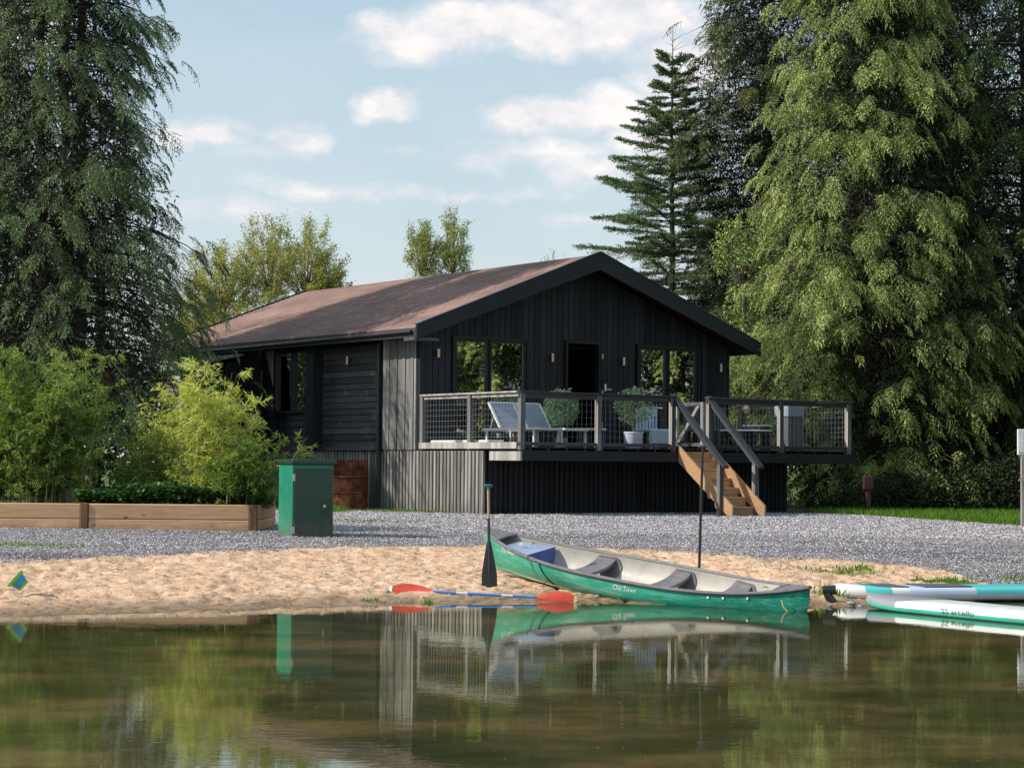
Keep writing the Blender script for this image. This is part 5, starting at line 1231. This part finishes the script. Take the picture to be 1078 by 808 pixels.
pz = gz(2.28, 24.3); pd2 = empty('paddle', (2.265, 24.3, pz-.12), 0, 'thin black shafted paddle standing upright in the sand behind the canoe', 'paddle'); pd2.rotation_euler = (0, R_(1.4), R_(-5))
mb = blade_mesh(.36, .15, 'dark_blade'); mb.build('blade', pd2, loc=(0, 0, .36), smooth=True)
mb = MB(); mb.tube([(0, 0, .2), (0, 0, 1.0), (0, 0, 1.80)], [.017, .018, .016], 'black_metal', 10); mb.build('shaft', pd2, smooth=True)
mb = MB(); mb.tube([(-.05, 0, 1.80), (-.03, 0, 1.812), (.03, 0, 1.812), (.05, 0, 1.80)], [.012, .018, .018, .012], 'grey_panel', 10); mb.build('grip', pd2, smooth=True)
kp = empty('double_paddle', (-.33, 22.98, .06), 0, 'blue shafted double paddle with red blades lying at the water edge', 'paddle')
a_ = Vector((-1.36, 23.22, .10)); b_ = Vector((.72, 22.76, .035)); kd = (b_-a_).normalized(); ctr = Vector((-.33, 22.98, .06))
pA, pB = a_+kd*.50-ctr, b_-kd*.44-ctr
mb = MB(); n_ = 9
for i in range(n_):
    p, q = pA.lerp(pB, i/n_), pA.lerp(pB, (i+.999)/n_); mb.tube([p, q], .0165, 'blue_shaft' if i % 4 != 2 else 'sup_lilac', 10)
mb.build('shaft', kp, smooth=True)
def kblade(p, d, L, tilt, tipc):
    up_ = Vector((0, 0, 1)); sd = d.cross(up_).normalized(); nrm = sd.cross(d).normalized()
    wv = (nrm*math.cos(tilt)+sd*math.sin(tilt)).normalized(); th = d.cross(wv).normalized()
    mb = MB(); vs, fs, mt = [], [], []; n = 16
    for i in range(n+1):
        s = i/n; w_ = .165*(math.sin(math.pi*min(1, .04+s*.80)**.8)**.75 if s < .8 else 1.0*(1-(s-.8)/.2*.55)*.86)
        w_ = .165*(.14+.86*math.sin(math.pi*.5*min(1, s/.62))) if s < .62 else .165*(1-.45*((s-.62)/.38)**2.2)
        cup = .022*math.sin(math.pi*s)
        for k in range(6):
            a = [-1, -.4, .4, 1, .4, -.4][k]; t_ = [0, .5, .5, 0, -.5, -.5][k]; vs.append(p+d*(s*L)+wv*(a*w_/2)+th*(t_*.012+cup*(1-a*a)))
    for i in range(n):
        for k in range(6): fs.append([i*6+k, i*6+(k+1) % 6, (i+1)*6+(k+1) % 6, (i+1)*6+k])
    fs.append([n*6+k for k in range(6)]); mb.add(vs, fs, 'red_blade', .5)
    bl = mb.build('blade', kp, smooth=True)
    if tipc:
        m2 = MB(); e = p+d*L; m2.add([e-wv*.045+th*.008, e+wv*.045+th*.008, e+d*.035+wv*.03+th*.006, e+d*.035-wv*.03+th*.006, e-wv*.045-th*.006, e+wv*.045-th*.006, e+d*.035+wv*.03-th*.006, e+d*.035-wv*.03-th*.006], [(0, 1, 2, 3), (7, 6, 5, 4), (0, 3, 7, 4), (1, 5, 6, 2), (3, 2, 6, 7)], tipc); m2.build('blade_tip', bl)
kblade(pA, -kd, .50, R_(25), 'lettering'); kblade(pB, kd, .44, R_(-20), 'rope')

# ------------------------------------------------------------------ paddleboards
def board(label, nose, yaw, L, Wd, T, bands, rim, z, pads, tilt=0.0, tip='sup_white'):
    """nose: world xy of the nose centre; local x runs from the nose"""
    t = empty('paddleboard', (nose[0], nose[1], z), yaw, label, 'paddleboard', 'paddleboards at the water edge'); t.rotation_euler = (R_(0), tilt, yaw)
    n, mcs = 60, 16; mats = {}
    def half(s): 
        return Wd/2*(max(0.0, 1-(1-min(s/.28, 1))**2.4))**.62 if s < .5 else Wd/2*(max(0.0, 1-max(0, (s-.62)/.38)**2.6))**.5
    groups = {}
    ring = []
    for i in range(n+1):
        s = (1-math.cos(math.pi*i/n))/2; hw = max(half(s), .012); row = []
        rock = .045*max(0, (1-s/.3))**2+.03*max(0, (s-.8)/.2)**2; tt = T*(.55+.45*min(1, hw/(Wd*.25)))
        for k in range(mcs):
            a = 2*math.pi*k/mcs; c, sn = math.cos(a), math.sin(a); r_ = min(tt/2, hw)
            yv = (hw-r_)*(1 if c > 0 else -1)*(min(1, abs(c)*3.5)) + r_*c; row.append((s*L, yv, tt/2+(tt/2)*math.copysign(abs(sn)**.8, sn)+rock))
        ring.append((s, row))
    for i in range(n):
        s = (ring[i][0]+ring[i+1][0])/2
        for k in range(mcs):
            a = 2*math.pi*(k+.5)/mcs; z_ = math.sin(a)
            mt = rim if z_ < -.05 else next(m_ for (e, m_) in bands if s <= e)
            key = mt; g_ = groups.setdefault(key, MB()); r0, r1 = ring[i][1], ring[i+1][1]; k2 = (k+1) % mcs
            g_.add([r0[k], r1[k], r1[k2], r0[k2]], [(0, 1, 2, 3)], mt, .5)
    names = {'sup_white': 'board_skin', 'sup_grey': 'nose_patch', 'sup_mint': 'lower_rim', 'sup_teal': 'teal_panel', 'sup_lilac': 'side_panel'}
    for key, g_ in groups.items():
        o = g_.build(names.get(key, 'panel'), t, smooth=False)
        bm_ = __import__('bmesh').new(); bm_.from_mesh(o.data); __import__('bmesh').ops.remove_doubles(bm_, verts=bm_.verts, dist=1e-4); bm_.to_mesh(o.data); bm_.free()
        o.data.polygons.foreach_set('use_smooth', [True]*len(o.data.polygons))
    for (s0_, s1_) in pads:
        mb = MB(); mb.box(s0_*L, s1_*L, -Wd*.36, Wd*.36, T+.001, T+.012, 'sup_pad', bev=.004); mb.build('deck_pad', t)
    return t
ax = Vector((1.25, -2.1, 0)).normalized(); pr = Vector((-ax.y, ax.x, 0))
nose = Vector((3.78, 22.42, 0))+pr*.30
b1 = board('white paddleboard with silver nose patch and mint rim, nearest the water', (nose.x, nose.y), math.atan2(ax.y, ax.x), 3.3, .78, .125, [(.24, 'sup_grey'), (1.1, 'sup_white')], 'sup_mint', -.008, [])
# lettering on the near side wall of that board (local -y side)
for wd_, xo in (('SS', 1.60), ('arcello', 1.86)):
    text_mesh('side_lettering', wd_, .078, 'ink', Matrix.Translation((xo, -.395, .048)) @ Matrix.Rotation(R_(90), 4, 'X') @ Matrix.Diagonal((1.5, .95, 1, 1)), b1, space=1.05)
ax = Vector((2.4, .55, 0)).normalized(); pr = Vector((-ax.y, ax.x, 0)); nose = Vector((3.80, 23.1, 0))+pr*.36
b2 = board('teal and lilac sided paddleboard with dark deck pads, behind the white one', (nose.x, nose.y), math.atan2(ax.y, ax.x), 3.3, .80, .155, [(.09, 'sup_white'), (.19, 'sup_teal'), (.26, 'sup_white'), (.50, 'sup_lilac'), (1.1, 'sup_teal')], 'sup_white', .01, [(.14, .26), (.32, .50)])
pp = empty('pipe_fitting', (3.60, 22.75, .0), 0, 'short black plastic pipe elbow at the nose of the teal paddleboard', 'pipe')
mb = MB(); mb.tube([(-.07, .02, .16), (.0, 0, .165), (.07, -.01, .17)], [.052, .05, .055], 'pipe', 16, cap=False); mb.lathe([(.001, 0), (.045, 0)], 'canvas', 14, mtx=Matrix.Translation((.05, -.008, .168)) @ Matrix.Rotation(R_(90), 4, 'Y')); mb.build('pipe_mouth', pp, smooth=True)
mb = MB(); mb.tube([(-.03, .0, .13), (-.005, .0, .08), (.04, .0, .03), (.05, 0, -.05)], [.045, .05, .05, .05], 'pipe', 14); mb.build('elbow', pp, smooth=True)
for i, (x, y, s) in enumerate([(3.82, 22.62, .045), (3.92, 22.6, .03), (-1.42, 23.2, .03), (1.0, 23.2, .03), (3.55, 22.4, .025)]):
    mb = MB(); prf = [(.001, s*.7), (s*.6, s*.6), (s, s*.1), (s*.8, -s*.4), (.001, -s*.5)]; mb.lathe(prf, 'sup_grey', 10); o = mb.build('stone', smooth=True, loc=(x, y, max(gz(x, y), -.01)+s*.25)); o.scale = (1.3, .9, 1)
    tag(o, ['grey stone in the shallows under the teal board nose', 'smaller grey stone just right of the one under the board nose', 'pale stone beside the left tip of the double paddle', 'pale stone under the canoe side near the red blade', 'grey pebble between canoe stern and pipe'][i], 'stone')

# ------------------------------------------------------------------ bucket
bk = empty('toy_bucket', (-5.13, 21.5, gz(-5.13, 21.5)+.02), 0, 'blue toy bucket with lime green rim tipped over on the sand', 'bucket'); bk.rotation_euler = (0, R_(-48), R_(12))
mb = MB(); mb.lathe([(.001, .03), (.058, .03), (.098, .165), (.092, .165), (.054, .04), (.001, .04)], 'bucket_blue', 28); mb.build('bucket_body', bk, loc=(.02, 0, .05), smooth=True)
mb = MB(); mb.lathe([(.098, .135), (.108, .137), (.110, .170), (.090, .170), (.090, .135)], 'bucket_green', 28); mb.build('rim', bk, loc=(.02, 0, .05), smooth=True)
mb = MB(); mb.lathe([(.059, .029), (.066, .04), (.068, .055), (.062, .055)], 'bucket_green', 28); mb.build('foot_ring', bk, loc=(.02, 0, .05), smooth=True)

# ------------------------------------------------------------------ far things at the right
sg_ = empty('sign_post', (9.32, 36.0, gz(9.32, 36)), 0, 'white notice board on a post at the right edge by the grass', 'sign')
mb = MB(); mb.box(-.21, -.14, -.04, .04, -.1, 1.25, 'rail_lit', bev=.008); mb.build('post', sg_)
mb = MB(); mb.box(-.27, .35, -.03, .03, 1.26, 1.72, 'white_sign', bev=.008); mb.box(-.25, .33, -.035, -.031, 1.30, 1.31, 'grey_panel'); bo = mb.build('board', sg_)
mb = MB()
for k in range(4):
    for j in range(4): mb.box(-.165+j*.12, -.08+j*.12, -.037, -.0365, 1.36+k*.085, 1.40+k*.085, 'black_metal')
mb.build('printing', bo)
mb = MB(); mb.prism([(-.28, .80), (-.14, .93), (.25, .93), (.25, .78)], 'y', -.07, -.055, 'ash'); mb.build('arrow_plaque', sg_)
wp_ = empty('white_panel', (7.85, 49.5, gz(7.85, 49.5)), R_(8), 'weathered white panel on a post in the shade past the deck end', 'panel')
mb = MB(); mb.box(-.2, -.15, -.03, .03, 0, .78, 'white_sign', bev=.005); mb.build('post', wp_)
mb = MB(); mb.box(-.145, .22, -.015, .015, .16, .46, 'white_sign', bev=.005); mb.build('board', wp_)
rp = empty('red_post', (7.55, 42.6, gz(7.55, 42.6)), 0, 'faded red marker post in the shade under the bright cypress', 'post')
mb = MB(); mb.box(-.05, .05, -.05, .05, 0, .5, 'red_post', bev=.01); mb.build('stem', rp)
mb = MB(); mb.box(-.11, .11, -.07, .07, .502, .80, 'red_post', bev=.02); mb.build('head', rp)
fb = empty('hanging_feeder', (-8.6, 42.6, 3.25), 0, 'small bright red feeder hanging among the cedar trunks', 'feeder')
mb = MB(); mb.lathe([(.001, 0), (.07, .01), (.08, .06), (.08, .15), (.03, .2), (.001, .21)], 'red_blade', 14); mb.build('feeder_body', fb, smooth=True)
mb = MB(); mb.tube([(0, 0, .2), (0, 0, 1.6)], .004, 'black_metal', 4); mb.build('cord', fb)
for o in list(bpy.data.objects):
    if o.type == 'MESH' and o.name.startswith('rivet'): pass

# ------------------------------------------------------------------ litter: too many scraps to count
n = 900; x = rng.uniform(-9, 9.5, n); y = shore(x)+rng.uniform(.15, 14, n)**1.0; z = ground(x, y)+.012
A = unit(np.stack([rng.normal(0, 1, n), rng.normal(0, 1, n), rng.normal(0, .25, n)], 1))*rng.uniform(.02, .055, (n, 1)); Wv = unit(np.cross(A, np.array([0, 0, 1.])+rng.normal(0, .4, (n, 3))))*rng.uniform(.005, .015, (n, 1))
V, F = leaves(np.stack([x, y, z], 1), A, Wv); o = mesh_np('leaf_litter', V, F, 'lf_litter', tint=np.repeat(rng.random(n), 4)); tag(o, 'small brown dead leaves and twigs littering sand and gravel', 'leaf litter', kind='stuff')
n = 420; y = rng.uniform(9.8, 22.5, n); x = rng.uniform(-6.5, 6.5, n)*y/22; k = y < shore(x)-.1; x, y = x[k], y[k]; n = len(x)
A = unit(np.stack([rng.normal(0, 1, n), rng.normal(0, 1, n), np.zeros(n)], 1))*rng.uniform(.008, .03, (n, 1)); Wv = unit(np.cross(A, np.array([0, 0, 1.])))*rng.uniform(.003, .008, (n, 1))
V, F = leaves(np.stack([x, y, np.full(n, .003)], 1), A, Wv); o = mesh_np('floating_leaves', V, F, 'lf_litter', tint=np.repeat(rng.random(n), 4)); tag(o, 'tiny pale leaf scraps and seeds floating on the pond', 'floating leaves', kind='stuff')
